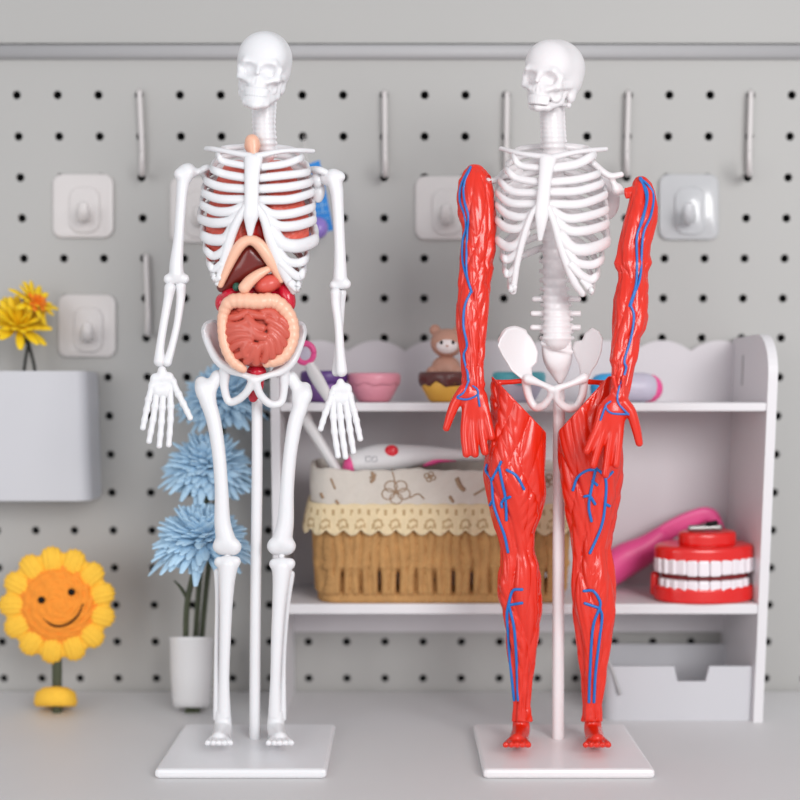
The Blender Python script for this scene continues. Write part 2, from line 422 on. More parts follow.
def make_hand(root, carp, fingers, m, d=8, rf=4.05):
    A = np.array(carp, float)
    s = SDF((A[:, 0].min()-12, A[:, 1].min()-12, d-16), (A[:, 0].max()+12, A[:, 1].max()+14, d+16), .8)
    for x, y, r in carp: s.ell((x, y, d), (r, r*1.15, r*.8), 3)
    h = part('hand', s.mesh(), m, root)
    for F in fingers:
        F = np.array(F, float); n = 34
        C = catmull(np.column_stack([F, np.linspace(d, d+5, len(F))]), n); t = np.linspace(0, 1, n)
        r = rf*(1.02-.24*t)*(.86+.20*np.exp(-((t-.06)/.07)**2)+.24*np.exp(-((t-.42)/.05)**2)+.22*np.exp(-((t-.66)/.045)**2)+.18*np.exp(-((t-.85)/.04)**2)+.10*np.exp(-((t-1)/.05)**2))
        part('finger', tube(C, r, n, 10, .9, ref=(1, 0, 0), spline=False), m, h)
    return h
def make_foot(root, x, y, m, side, s0=1.0, flip=0):
    s = SDF((x-30, y-40, -40), (x+30, y+30, 62), 1.2)
    s.chain([(x, y-22, -2, 8), (x, y-8, 0, 9), (x+side*2, y-1, 14, 9), (x+side*4, y+3, 30, 8)], 4)
    s.ell((x, y+1, -16), (8, 9, 10), 4)
    for i in range(5):
        dx = (i-2)*5.0; s.chain([(x+side*3+dx*.5, y+1, 20, 4), (x+side*4+dx, y+6, 40, 3.6), (x+side*4+dx*1.15, y+7, 50-abs(i-1)*2, 3)], 1.2)
    s.F = smax(s.F, (s.grid()[1]-(y+10)).astype(np.float32), .5)
    return part('foot', s.mesh(), m, root)
def make_stand(root, P, cx, m):
    part('stand_pole', tube(np.array(P)[:, :3], np.array(P)[:, 3], 12, 14, 1, ref=(1, 0, 0)), m, root)
    p = at(cx, 752, .661); V, F = bbox((p[0]-.052, .661-.05, 0), (p[0]+.052, .661+.04, .006), .002)
    ob('stand_base', V, F, m, root, smooth=False)

# ---------------- left model: bones and organs
L = thing('skeleton_model', 'white plastic skeleton model with coloured organs inside its ribs, arms and legs bare bone', 'skeleton model', base_loc(256))
B = 'bone'
make_skull(L, 263, 61, 4, -8, 4, 6, B)
make_spine(L, [(264, 103, -6, 11), (264, 125, -6, 10), (265, 150, -10, 10.5), (262, 185, -30, 10), (260, 230, -34, 11), (258, 280, -24, 12), (258, 330, -14, 14), (258, 350, -16, 15)], B, [(258, 300, -26, 22), (258, 315, -24, 22)])
part('sternum', tube([(253.5, 158, 41), (252, 175, 43.5), (251.5, 200, 45), (251, 214, 45), (250.3, 224, 44), (250, 235, 42)], [9.6, 7.6, 7.2, 8, 5.4, 2.6], 24, 12, .45, ref=(1, 0, 0)), B, L)
part('clavicle', tube([(206, 148.5, 10), (213, 149, 22), (226, 151.5, 32), (250, 156, 41)], [2.2, 2.6, 2.6, 3.4], 24, 10), B, L)
part('clavicle', tube([(313, 151, 10), (298, 150.5, 24), (280, 151.5, 33), (257, 156, 41)], [2.2, 2.6, 2.6, 3.4], 24, 10), B, L)
def ribs(root, sets, xc, hwL, hwR, dm, m):
    for path, spy, r, free in sets:
        side = 1 if path[0][0] > xc else -1
        make_rib(root, path, xc, hwR if side > 0 else hwL, dm, (xc, spy, -30), m, r, free=free)
XCL = 256
ribs(L, [
 ([(216, 156), (224, 161.5), (246, 166)], 146, 3.0, 0), ([(211, 170), (226, 174.5), (246, 178)], 152, 3.5, 0),
 ([(205, 182), (222, 187), (246, 189)], 160, 3.7, 0), ([(202.5, 194), (220, 199), (246, 199.5)], 170, 3.8, 0),
 ([(201, 206), (216, 211.5), (232, 211), (246, 205)], 181, 4.0, 0), ([(199, 219.5), (214, 223), (230, 221), (240, 213)], 193, 4.3, 0),
 ([(202, 237), (214, 240), (226, 238), (235, 224)], 208, 5.0, 0), ([(204, 251), (214, 256), (224, 250), (229, 240)], 222, 3.6, 0),
 ([(207, 265), (214, 269), (221, 264)], 238, 3.2, 0), ([(211, 276), (215, 279), (219, 277)], 252, 3.0, 0),
 ([(303, 158.5), (284, 164), (262, 167)], 146, 3.2, 0), ([(309, 172.5), (288, 175), (260, 178)], 152, 3.5, 0),
 ([(311, 183), (288, 187), (259, 189)], 160, 3.8, 0), ([(313, 193.5), (288, 199.5), (258, 200)], 170, 3.8, 0),
 ([(313.5, 208), (292, 213.5), (272, 214), (257, 205)], 181, 4.0, 0), ([(314.5, 221), (294, 226), (276, 225), (262, 212)], 193, 4.4, 0),
 ([(316, 241), (298, 246), (282, 243), (270, 228)], 208, 6.0, 0), ([(308, 260), (297, 263), (286, 260), (275, 246)], 222, 3.8, 0),
 ([(305.5, 272), (299, 276.5), (291, 272), (281, 262)], 238, 3.8, 0), ([(301, 285), (297, 288.5), (291, 283)], 252, 3.6, 0),
], XCL, 57, 60, 40, B)
part('costal_cartilage', tube([(246, 207, 44), (238, 220, 41), (231, 236, 37), (227, 250, 34), (222.5, 266, 31), (217.5, 284, 27)], [4, 4.5, 5, 5, 4.4, 3], 28, 10, .7, ref=(1, 0, 0)), B, L)
part('costal_cartilage', tube([(256, 206, 44), (264, 219, 42), (270, 238, 39), (277, 256, 36), (285, 274, 32), (294, 292, 26)], [4, 4.5, 5.4, 6, 5.4, 3.4], 28, 10, .7, ref=(1, 0, 0)), B, L)
def lung(xc, sx, hw):
    s = SDF((xc-66, 150, -36), (xc+66, 275, 44), 1.2); X, Y, Z = s.grid()
    w = (hw-7)*np.clip(.45+.55*np.sqrt(np.clip((Y-158)/60, 0, 1)), .3, 1)
    q = np.sqrt(((X-xc)/w)**2+(Z/33)**2); D = (q-1)*28
    D = smax(D, 10-sx*(X-xc), 8); D = smax(D, 160-Y, 8); D = smax(D, Y-(262 - 10*(sx > 0)), 6)
    D += .35*np.sin(X*.9+Y*.35)*np.sin(Y*.8)
    s.F = D.astype(np.float32); return part('lung', s.mesh(), 'lung', L)
lung(256, -1, 57); lung(256, 1, 60)
s = SDF((225, 195, -25), (290, 260, 40), 1.2); s.ell((257, 228, 14), (17, 21, 16), 3, R=rotm(0, 0, -25)); s.cap((254, 205, 8), (252, 196, 5), 6, 5, 4); s.cap((262, 207, 8), (266, 198, 4), 4, 4, 3)
part('heart', s.mesh(), 'heart', L)
s = SDF((205, 228, -8), (298, 298, 52), 1.0)
s.chain([(220.5, 285, 27, 3.2), (227, 269, 31, 4.6), (235, 253, 35, 5.4), (242, 243.5, 37.5, 5.6), (249.5, 240, 38.5, 5.2), (257.5, 243, 38, 5.8), (265.5, 252.5, 36, 6.2), (272.5, 264, 33, 5.6), (281, 280, 28, 3.4)], 2, 30)
part('diaphragm', s.mesh(), 'peach', L)
s = SDF((205, 232, -20), (290, 302, 44), 1.0)
s.chain([(248, 252, 22, 10), (240, 266, 20, 12), (229, 280, 17, 9), (222, 287, 15, 5.5)], 7); s.chain([(248, 252, 22, 10), (260, 262, 20, 10), (268, 266, 16, 6)], 7); s.ell((247, 268, 16), (17, 16, 14), 6)
part('liver', s.mesh(), 'liver', L)
s = SDF((225, 255, 5), (285, 305, 52), .9); s.chain([(267.5, 269.5, 33, 3.6), (259, 274, 35, 5), (250, 281, 36, 6), (244.5, 287.5, 36, 6.2)], 3, 12)
part('pancreas', s.mesh(), 'peach', L)
s = SDF((240, 260, -10), (298, 310, 45), 1); s.ell((267, 284, 26), (13.5, 9.5, 11), 3, R=rotm(0, 0, -18)); s.cap((276, 279, 22), (281, 287, 16), 6, 5, 5)
part('stomach', s.mesh(), 'stomach', L)
s = SDF((205, 275, -25), (305, 325, 45), 1.1); s.ell((286.5, 297, 18), (8.5, 15, 11), 3, R=rotm(0, 0, -18)); s.ell((231, 296, 14), (10, 7, 10), 3); s.cap((232, 294, 16), (285, 296, 12), 7, 8, 5); s.ell((220.5, 303, 8), (5.5, 9, 8), 4)
part('spleen', s.mesh(), 'spleen', L)
V, F = ellv((236.5, 287, 27), (4, 4.5, 4)); part('gallbladder', (V, F), 'gall', L)
cp = [(243, 369, 27, 4.6), (232.5, 361, 29, 5.2), (225.5, 348, 30, 5), (222.5, 331, 29, 5), (223.5, 314, 28, 5.6), (230, 302.5, 31, 7), (243.5, 300.5, 34, 7.8), (258, 301.5, 35, 7.8), (273, 301, 32, 7.6), (284, 309, 28, 7.4), (291, 321, 26, 7), (292.5, 337, 26, 6.6), (287, 352, 27, 6.4), (278.5, 360, 28, 5.8), (267, 362.5, 26, 5.2)]
C = catmull(cp, 120); L_ = np.concatenate([[0], np.cumsum(np.linalg.norm(np.diff(C[:, :3], axis=0), axis=1))])
C[:, 3] *= .93+.13*np.abs(np.sin(L_*math.pi/7.0))**.7
part('large_intestine', tube(C[:, :3], C[:, 3], 120, 16, 1, ref=(0, 0, 1), spline=False), 'peach', L)
s = SDF((216, 296, -12), (300, 374, 56), .8)
s.ell((257, 335, 14), (33.5, 32, 20), 2)
for q in ((238, 319), (276, 319), (240, 350), (274, 350)): s.ell((q[0], q[1], 14), (15, 15, 16), 3)
def gut(a, b, r, bend=0, lift=0):
    a = np.array(a, float); b = np.array(b, float); n = np.array([-(b-a)[1], (b-a)[0]]); out = []
    for t in np.linspace(0, 1, 6):
        p = a+(b-a)*t+n*bend*math.sin(math.pi*t)
        q = ((p[0]-257)/37)**2+((p[1]-335)/35)**2
        out.append((p[0], p[1], 16+19*math.sqrt(max(.03, 1-q))+lift-r*.12, r*1.04*(1-.15*abs(t-.5))))
    s.chain(out, .5)
for a, b, r, bd in [((228, 318), (246, 312), 4, .1), ((227, 325), (248, 321), 4, .12), ((226, 333), (250, 331), 4.2, -.08), ((228, 341), (249, 336), 4, -.12), ((231, 349), (250, 341), 4, -.1), ((237, 356), (251, 345), 4, .1),
  ((247, 361), (255, 346), 4.4, .1), ((256, 362), (261, 345), 4.4, -.1), ((264, 360), (265, 344), 4.4, .12), ((272, 356), (269, 340), 4.2, .1), ((279, 351), (271, 334), 4.4, .12), ((284, 344), (270, 328), 4.2, .1), ((287, 335), (268, 320), 4.2, .08), ((287, 326), (275, 317), 4.2, .1),
  ((264, 312), (276, 318), 5.4, -.2), ((248, 318), (262, 328), 4.6, .15), ((252, 327), (264, 337), 5, .2), ((249, 311), (263, 316), 4.2, .1), ((243, 326), (252, 337), 4.4, -.2), ((240, 309), (256, 308), 3.8, .05), ((258, 307), (272, 309), 3.8, .1), ((247, 344), (246, 355), 4.6, .2)]: gut(a, b, r, bd, 3.2)
part('small_intestine', s.mesh(), 'gut', L)
s = SDF((235, 358, -20), (278, 410, 30), 1); s.ell((256.5, 372, 10), (10, 8, 9), 3); s.chain([(256, 376, 4, 9), (255, 388, 0, 8), (253, 398, -1, 4.5)], 4)
part('bladder', s.mesh(), 'spleen', L)
s = SDF((236, 130, -12), (272, 162, 24), .9); s.ell((252.5, 145.5, 6), (8.2, 8.6, 8), 2); s.cap((252, 141, 8), (253, 153.5, 10), 7, 5, 2)
part('larynx', s.mesh(), 'peach', L)
# pelvis
s = SDF((190, 308, -46), (316, 420, 44), 1.0)
s.chain([(224, 325, -22, 3.4), (211, 323.5, -10, 4), (205, 330, 0, 4), (209, 345, 8, 4), (218, 360.5, 13, 4.6), (231, 370, 15, 4.4), (243, 374.5, 18, 3.2), (253, 378.5, 19, 4)], 3, 24)
s.chain([(284, 327, -22, 3.4), (299, 324.5, -10, 4), (303, 332, 0, 4), (299, 347, 8, 4), (292, 361.5, 13, 4.6), (281, 371, 15, 4.4), (268, 375.5, 18, 3.2), (256, 379.5, 19, 4)], 3, 24)
PL = np.array([(203, 330), (206, 324), (212, 321.5), (220, 325), (226, 340), (234, 360), (242, 372), (236, 376), (226, 371), (217, 362), (209, 347)])
s.plate(PL, lambda X, Y: 6-.9*(X-205)+.15*(Y-340), 3.6, 3); PR = np.array([(305, 331), (303, 325), (299, 323.5), (292, 327), (285, 342), (278, 361), (270, 373), (277, 378), (287, 372), (294, 362), (301, 347)])
s.plate(PR, lambda X, Y: 6-.9*(304-X)+.15*(Y-340), 3.6, 3)
s.chain([(225, 371, 9, 6), (224.5, 388, 6, 4.2), (229, 401.5, 4, 4), (238.5, 399.5, 8, 4), (247.5, 391, 14, 4), (253, 380, 19, 4.4)], 2, 24)
s.chain([(284, 372, 9, 6), (284, 388, 6, 4.2), (281, 402, 4, 4), (270.5, 404, 8, 4), (260.5, 395, 14, 4), (255.5, 381, 19, 4.4)], 2, 24)
s.ell((256, 352, -28), (20, 18, 8), 5); s.cap((256, 362, -28), (256, 384, -24), 9, 4, 4); s.cap((236, 348, -28), (222, 340, -20), 7, 5, 5); s.cap((276, 348, -28), (290, 340, -20), 7, 5, 5)
s.ell((256, 355, 9), (21, 10, 22), 3, True)
part('pelvis', s.mesh(), B, L)
# scapulae, arms
s = SDF((170, 150, -50), (240, 235, 24), 1); s.ell((222, 196, -34), (15, 30, 3), 2, R=rotm(20, 0, 6)); s.chain([(191, 173, 0, 3.6), (200, 171, 0, 3.2), (207, 168, 0, 3.6), (216, 172, -24, 3)], 2); s.cap((203, 172, -4), (209, 184, -20), 4, 4, 3)
part('scapula', s.mesh(), B, L)
s = SDF((278, 150, -50), (345, 235, 24), 1); s.ell((302, 196, -34), (15, 30, 3), 2, R=rotm(-20, 0, -6)); s.chain([(332, 176, 0, 3.6), (319, 170, 4, 3.6), (308, 170, -14, 3.2), (298, 172, -26, 3)], 2); s.ell((317, 180, -4), (6, 8, 6), 3); s.ell((318, 191, -10), (7, 12, 5), 3)
part('scapula', s.mesh(), B, L)
bone('humerus', L, [(187, 172, 2, 8.4), (183, 184, 3, 6.4), (181, 205, 3, 5.3), (178.7, 238, 3, 5.3), (176.5, 262, 3, 6.8), (176.5, 274, 3, 7.5)], B, [[(188, 171, -4, 8), (180, 174, 4, 6)], [(168.5, 279, 3, 5), (184.5, 279, 3, 5)], [(190, 173, 0, 5), (197, 172, 0, 3.6)]], k=3)
bone('radius', L, [(170, 288, 4, 5.8), (168, 300, 4, 4.6), (163.5, 325, 6, 4.2), (160, 348, 7, 4.4), (159.5, 361, 7, 6)], B, h=.7)
bone('ulna', L, [(180.5, 286, 1, 5.6), (180.5, 300, 1, 4.4), (177, 325, 3, 3.8), (171, 350, 5, 4), (167, 362, 6, 5)], B, h=.7)
make_hand(L, [(162, 371, 4.5), (155, 379, 5), (162, 378, 5.5), (169, 378, 5.2), (152, 386, 4), (158, 386, 4.4), (165, 386, 4.4), (171.5, 386, 4.2), (158, 391, 6), (165, 391, 6.4)],
 [[(153, 384), (149.5, 396), (146.5, 410), (142.8, 428)], [(157.5, 386), (155.5, 402), (153, 420), (149, 441.5)], [(163.5, 386), (162.5, 403), (161.5, 422), (159.3, 446)], [(169.5, 386), (170.5, 402), (170.5, 420), (168.8, 445)], [(172, 380), (177, 391), (183.5, 404), (190.3, 418)]], B)
bone('humerus', L, [(333, 177, 2, 8.2), (336.5, 190, 3, 6.8), (338, 210, 3, 5.8), (339.5, 240, 3, 5.5), (340, 262, 3, 6.2), (340, 278, 3, 7.2)], B, [[(327, 178, -2, 7.5), (339, 176.5, 4, 5.6), (342.5, 178.5, 4, 2)], [(334, 285, 3, 4.6), (346, 284, 3, 5)]], k=3)
bone('radius', L, [(335.5, 293, 6, 5.4), (336, 305, 6, 4.8), (338.5, 325, 9, 4.4), (340, 350, 9, 4.6), (341.5, 371, 8, 6)], B, h=.7)
bone('ulna', L, [(341.5, 293, -3, 5), (341, 305, -4, 4), (340, 325, -4, 3.6), (337.5, 350, -2, 3.6), (336.5, 372, 0, 4.6)], B, h=.7)
make_hand(L, [(340.5, 383, 4), (335, 390, 4.6), (341, 389, 5), (347, 389, 5), (333.5, 397, 4), (339, 397, 4.2), (344.5, 397, 4.2), (349, 396, 4), (338, 400, 5), (344, 400, 5)],
 [[(333, 392), (330, 401), (325.5, 413), (320.6, 429)], [(334, 396), (333.3, 412), (334.5, 432), (338, 456)], [(338.5, 396), (340, 412), (342, 432), (345.6, 457)], [(344.5, 396), (347.5, 412), (350, 430), (353.6, 452)], [(349, 394), (353, 407), (356.5, 421), (360.3, 439)]], B)
# legs
bone('femur', L, [(203.5, 388, 4, 8), (208, 402, 5, 8), (214, 422, 6, 7.3), (219, 455, 7, 6.8), (221.5, 490, 7, 6.9), (222.5, 522, 6, 8.2), (226, 541, 5, 10)], B, [[(201.5, 383, 0, 6.6), (203.5, 392, 4, 7)], [(217.5, 377, 2, 7), (211.5, 387, 3, 6.4), (208, 400, 4, 7)], [(220, 546, 5, 7.4), (233.5, 547, 5, 8)], [(222, 549, 0, 6), (232, 549, 0, 6)]], k=4)
bone('femur', L, [(304, 394, 4, 7.6), (300, 408, 5, 7.8), (295, 424, 6, 7.5), (290, 455, 7, 6.8), (287, 490, 7, 7), (285.5, 522, 6, 8.4), (282, 541, 5, 10)], B, [[(305, 388, 0, 6), (304.5, 396, 4, 7)], [(291, 378, 2, 7), (297, 388, 3, 6.2), (299, 400, 4, 7)], [(275, 546, 5, 8), (288.5, 546, 5, 7.4)], [(276, 549, 0, 6), (287, 549, 0, 6)]], k=4)
bone('tibia', L, [(228, 566, 4, 10), (227, 580, 5, 8.2), (226, 605, 5, 6.6), (225, 640, 4, 5.8), (224, 680, 2, 5.4), (224, 716, 0, 7)], B, [[(219.5, 562, 4, 5.4), (235.5, 561.5, 4, 5.4)]], k=3, h=1)
bone('tibia', L, [(282, 568, 4, 10), (281, 582, 5, 8.4), (279, 605, 5, 6.8), (277, 640, 4, 6), (275.5, 680, 2, 5.4), (275, 716, 0, 7)], B, [[(274.5, 564, 4, 5.4), (290, 563.5, 4, 5.4)]], k=3, h=1)
bone('fibula', L, [(217.5, 572, -4, 3.8), (217.5, 600, -4, 2.6), (216.5, 660, -4, 2.6), (217, 718, -2, 4)], B, h=.9)
bone('fibula', L, [(291, 574, -4, 3.8), (287, 610, -4, 2.6), (283.5, 660, -4, 2.6), (282.5, 718, -2, 4)], B, h=.9)
V, F = ellv((227.5, 556, 2), (3.4, 4, 4), 12, 8); part('knee_pin', (V, F), B, L); V, F = ellv((281.5, 556, 2), (3.4, 4, 4), 12, 8); part('knee_pin', (V, F), B, L)
make_foot(L, 223, 736, B, -1); make_foot(L, 276, 736, B, 1)
make_stand(L, [(257, 396, -14, 5.4), (257, 480, -14, 5.5), (255.5, 600, -14, 5.5), (254.5, 744, -14, 5.5)], 252, 'bone')

# ---------------- right model: bare trunk, red muscle limbs
Rm = thing('skeleton_model', 'white skeleton model with empty ribcage and glossy red muscle arms and legs with blue veins', 'skeleton model', base_loc(556))
B = 'bone2'
make_skull(Rm, 551, 69.2, 4, -27, 4, 4, B, jaw=False, sc=1.0)
s = SDF((515, 85, -30), (590, 125, 50), .8)
R_ = rotm(-27, 4, 4); LL = lambda x, y, d: np.array([551, 69.5, 4])+R_ @ np.array([x, y, d])
for sx in (-1, 1):
    s.cap(LL(sx*17, 20, -3), LL(sx*14.5, 32, 2), 3.2, 3.6, 3); s.cap(LL(sx*14.5, 32, 2), LL(sx*8, 38.5, 15), 3.8, 4, 3); s.cap(LL(sx*8, 38.5, 15), LL(0, 39.5, 20), 4.2, 4.2, 3)
s.ell(LL(0, 37, 8), (10, 6, 10), 3); s.ell((568.5, 105, 4), (3, 3, 3), 1); s.cap((568, 105, 4), (562, 104, 4), 2, 2, 1)
part('mandible', s.mesh(), B, [c for c in Rm.children if c.name.startswith('skull')][0])
make_spine(Rm, [(552, 108, -6, 11), (553, 128, -6, 11), (554, 150, -10, 11.5), (554, 185, -28, 11), (553, 230, -30, 12), (554, 275, -20, 13), (556.5, 310, -10, 14), (557, 338, -8, 15.5)], B, [(556.5, 299, -16, 22), (556.5, 313.5, -14, 23.5), (556.5, 327.5, -13, 24)])
part('sternum', tube([(548, 158, 41), (545.5, 175, 43.5), (543.5, 195, 45), (542, 212, 45), (541, 226, 44), (540, 240, 41)], [8.8, 6.8, 6.6, 7.2, 5, 2.2], 24, 12, .45, ref=(1, 0, 0)), B, Rm)
part('clavicle', tube([(501, 148.5, 10), (510, 151, 22), (522, 154, 32), (545, 157, 41)], [2.2, 2.4, 2.6, 3.4], 24, 10), B, Rm)
part('clavicle', tube([(606, 149, 10), (590, 150.5, 24), (572, 153, 33), (551, 158, 41)], [2.2, 2.6, 2.8, 3.4], 24, 10), B, Rm)
ribs(Rm, [
 ([(511, 157), (521, 165.5), (541, 168)], 146, 2.8, 0), ([(505, 171), (518, 178.5), (539, 182)], 152, 3.2, 0),
 ([(499, 183), (513, 191.5), (538, 193)], 160, 3.4, 0), ([(496, 194), (511, 203), (537, 204)], 170, 3.5, 0),
 ([(495.5, 206), (509, 215), (526, 217), (538, 209)], 181, 3.6, 0), ([(495.5, 221), (507, 228), (521, 228), (532, 217)], 193, 3.8, 0),
 ([(496, 241), (508, 247), (519, 243), (526, 231)], 208, 4.2, 0), ([(501, 258), (509, 259), (519, 252)], 222, 3.6, 0),
 ([(503, 272), (509, 274), (516, 268)], 234, 3.4, 0), ([(508, 288), (512, 289), (514, 286)], 247, 3.4, 0),
 ([(595, 156), (577, 164), (553, 168)], 146, 4.0, 0), ([(599, 174.5), (577, 179.5), (551, 182)], 152, 3.5, 0),
 ([(602, 184.5), (577, 191), (549, 192)], 160, 3.7, 0), ([(606, 196), (580, 204), (549, 204)], 170, 3.8, 0),
 ([(607, 211), (584, 217), (566, 218), (549, 209)], 181, 4.0, 0), ([(607.5, 225), (586, 230.5), (568, 230), (553, 217)], 193, 4.2, 0),
 ([(608, 243), (588, 249.5), (572, 248), (560, 235)], 208, 5.4, 0), ([(603, 261), (590, 265), (576, 262), (567, 250)], 222, 3.8, 0),
 ([(599, 276), (590, 279.5), (580, 274), (571, 264)], 234, 3.7, 0), ([(594, 291), (590, 288), (582, 280)], 247, 3.7, 1),
], 552, 57, 56, 40, B)
part('costal_cartilage', tube([(537, 207, 44), (531, 216, 42), (524, 236, 38), (517.5, 262, 33), (515, 278, 30), (513, 292, 26)], [3, 3.2, 3.4, 3.2, 3.2, 3.4], 28, 10, .8, ref=(1, 0, 0)), B, Rm)
part('costal_cartilage', tube([(548, 207, 44), (554, 222, 42), (560, 243, 39), (567, 264, 36), (575, 283, 32), (583, 294, 27)], [3.4, 4, 4.6, 4.6, 4.2, 3.6], 28, 10, .8, ref=(1, 0, 0)), B, Rm)
s = SDF((482, 312, -46), (618, 420, 44), .9)
PL = [(497.5, 346), (500, 338), (506, 330), (515, 327), (524, 330), (531, 337), (535, 344), (538, 352), (537, 362.5), (531.6, 368), (532.5, 376), (536, 382.6), (525.5, 382.6), (520, 378), (511.5, 371), (507, 363), (503, 357)]
s.plate(PL, lambda X, Y: 11-.55*(X-500)+.02*(X-518)**2*.4+.10*(Y-350)+.012*((X-518)**2+(Y-350)**2)*.6, 3.2, 3, 2.5)
PR = [(574.5, 341.5), (582, 340), (585, 333), (592, 327.5), (599, 331), (603, 339), (601.6, 352), (597, 364), (592, 371), (588, 380), (575, 382), (580, 375), (579, 366), (575, 357), (572, 349)]
s.plate(PR, lambda X, Y: 11-.9*(602-X)+.10*(Y-350), 3.4, 3, 2.5)
s.chain([(500, 340, 11, 2.4), (506, 331, 8, 2.6), (515, 328.5, 2, 2.6), (524, 331.5, -3, 2.4)], 3)
s.chain([(528, 379, 12, 5.4), (540, 383.5, 16, 3.2), (551, 388.5, 19, 3.4)], 2, 10); s.chain([(584, 378, 12, 5), (572, 383.5, 16, 3.2), (557, 388.5, 19, 3.6)], 2, 10)
s.chain([(526, 382, 6, 4.6), (529, 397, 3, 4), (535, 407, 3, 4), (543, 405.5, 8, 4), (550, 397, 14, 3.4), (551, 390, 18, 3.6)], 2, 24)
s.chain([(584, 381, 6, 4.6), (582, 396, 3, 4), (576, 407, 3, 4), (567, 408, 8, 4), (558, 401, 14, 3.6), (556.5, 391, 18, 4)], 2, 24)
part('pelvis', s.mesh(), B, Rm)
s = SDF((530, 330, -46), (584, 394, 10), .9)
s.chain([(556.5, 342, -14, 15), (557.5, 356, -20, 15), (559, 368, -22, 10.5), (560, 381, -20, 3.4)], 3); s.F = smax(s.F, np.abs(s.grid()[2]+18).astype(np.float32)-9, 4)
s.chain([(543, 343, -10, 3), (556, 348, -7, 2.6), (571, 352, -12, 2.4)], 2)
part('sacrum', s.mesh(), B, Rm)
s = SDF((478, 155, -50), (545, 235, 24), 1); s.ell((514, 196, -34), (15, 30, 3), 2, R=rotm(20, 0, 6)); s.chain([(484, 178, 2, 3.4), (493, 181, 0, 3.4), (503, 176, -14, 3), (512, 176, -28, 3)], 2)
part('scapula', s.mesh(), B, Rm)
s = SDF((575, 150, -50), (640, 235, 24), 1); s.ell((606, 196, -24), (15, 24, 3), 2, R=rotm(-24, 0, -6)); s.chain([(594, 164, 6, 3.6), (603, 172, 2, 3.6), (611, 176, 2, 3.4), (621, 174.5, 2, 3)], 2)
s.ell((617, 189, -4), (6, 6, 6), 3); s.cap((612, 180, 0), (616, 188, -2), 3, 4, 2); s.cap((618, 191, -4), (626, 192, -2), 3, 3, 2)
part('scapula', s.mesh(), B, Rm)
def muscle(O, ratio, dcs, cut=None, h=1.0, extra=None, A=(2.2, .75), tw=.035, seed=0, ridge=None, k_end=4):
    O = np.array(O, float); y0, y1 = O[0, 0], O[-1, 0]
    hwm = ((O[:, 2]-O[:, 1])/2).max()
    s = SDF((O[:, 1].min()-8, y0-8, min(dcs)-hwm*ratio-8), (O[:, 2].max()+8, y1+8, max(dcs)+hwm*ratio+8), h)
    X, Y, Z = s.grid(); yy = s.ax[1]; tl = np.clip((yy-y0)/(y1-y0), 0, 1); dc = (dcs[0]+(dcs[1]-dcs[0])*tl**1.3)[None, :, None]
    cx = np.interp(yy, O[:, 0], (O[:, 1]+O[:, 2])/2); hw = np.interp(yy, O[:, 0], (O[:, 2]-O[:, 1])/2)
    hs = np.convolve(np.pad(hw, 8, mode='edge'), np.ones(17)/17, 'valid')
    cx = cx[None, :, None]; hw = hw[None, :, None]; hd = hs[None, :, None]*ratio
    q = np.sqrt(((X-cx)/hw)**2+((Z-dc)/hd)**2)
    phi = np.arctan2(Z-dc, (X-cx)*hd/hw)
    D = (q-1)*np.minimum(hw, hd)
    w1 = np.abs(np.sin(2*phi+tw*(Y-y0)+.8*np.sin(.045*(Y-y0)+seed)))
    w2 = np.abs(np.sin(3.5*phi-tw*1.6*(Y-y0)+1.2*np.sin(.03*(Y-y0)+2*seed)))
    fib = np.abs(np.sin(8*phi+.05*(Y-y0)+1.6*np.sin(.035*Y+seed)+1.2*np.sin(2*phi+seed)))
    chev = np.abs(np.sin(.34*np.abs(X-cx-4*np.sin(.03*Y))+.15*(Y-y0)+.8*np.sin(.05*Y)+seed))
    mask = np.clip(np.sin(.033*(Y-y0)+2.1*phi+seed*1.7)*1.5, 0, 1)
    D -= A[0]*(np.sqrt(w1)-.72)+A[0]*.6*(np.sqrt(w2)-.72)+A[1]*(fib*(1-mask)+chev*mask*1.3-.55)
    if cut is not None:
        for nx, ny, nz, c in cut: D = smax(D, nx*X+ny*Y+nz*Z-c, .8)
    D = smax(D, y0-Y, k_end); D = smax(D, Y-y1, k_end)
    s.F = D.astype(np.float32)
    if extra: extra(s)
    return s
def veins(s, parent, lists, r=1.3):
    for P in lists:
        P = np.array(P, float); n = max(6, int(np.sum(np.linalg.norm(np.diff(P, axis=0), axis=1))/2.5))
        C = catmull(P, n); d = np.array([s.top(x, y) for x, y in C])
        if n >= 7: d = np.convolve(np.pad(d, 3, mode='edge'), np.ones(7)/7, 'valid')
        part('vein', tube(np.column_stack([C, d+.5]), np.full(n, r), n, 8, 1, ref=(0, 0, 1), spline=False), 'vein', parent)
def hand_red(sp, wrist, fingers, thumb, d=6):
    def f(s):
        for F in fingers:
            F = np.array(F, float); n = len(F)
            s.chain([(x, y, d+4*i/(n-1), 4.9-1.0*i/(n-1)) for i, (x, y) in enumerate(F)], 3.2, 12)
        s.chain([(x, y, d+2, r) for x, y, r in thumb], 3, 10)
        for x, y, r in wrist: s.ell((x, y, d-1), (r, r*1.1, r*.55), 4)
        s.cap((wrist[0][0]-6, wrist[0][1]-16, d+3), (wrist[0][0]-1, wrist[0][1]+4, d+3), 2.4, 1.6, 2); s.cap((wrist[0][0]+4, wrist[0][1]-16, d+3), (wrist[0][0]+4, wrist[0][1]+4, d+3), 2.2, 1.6, 2)
    return f
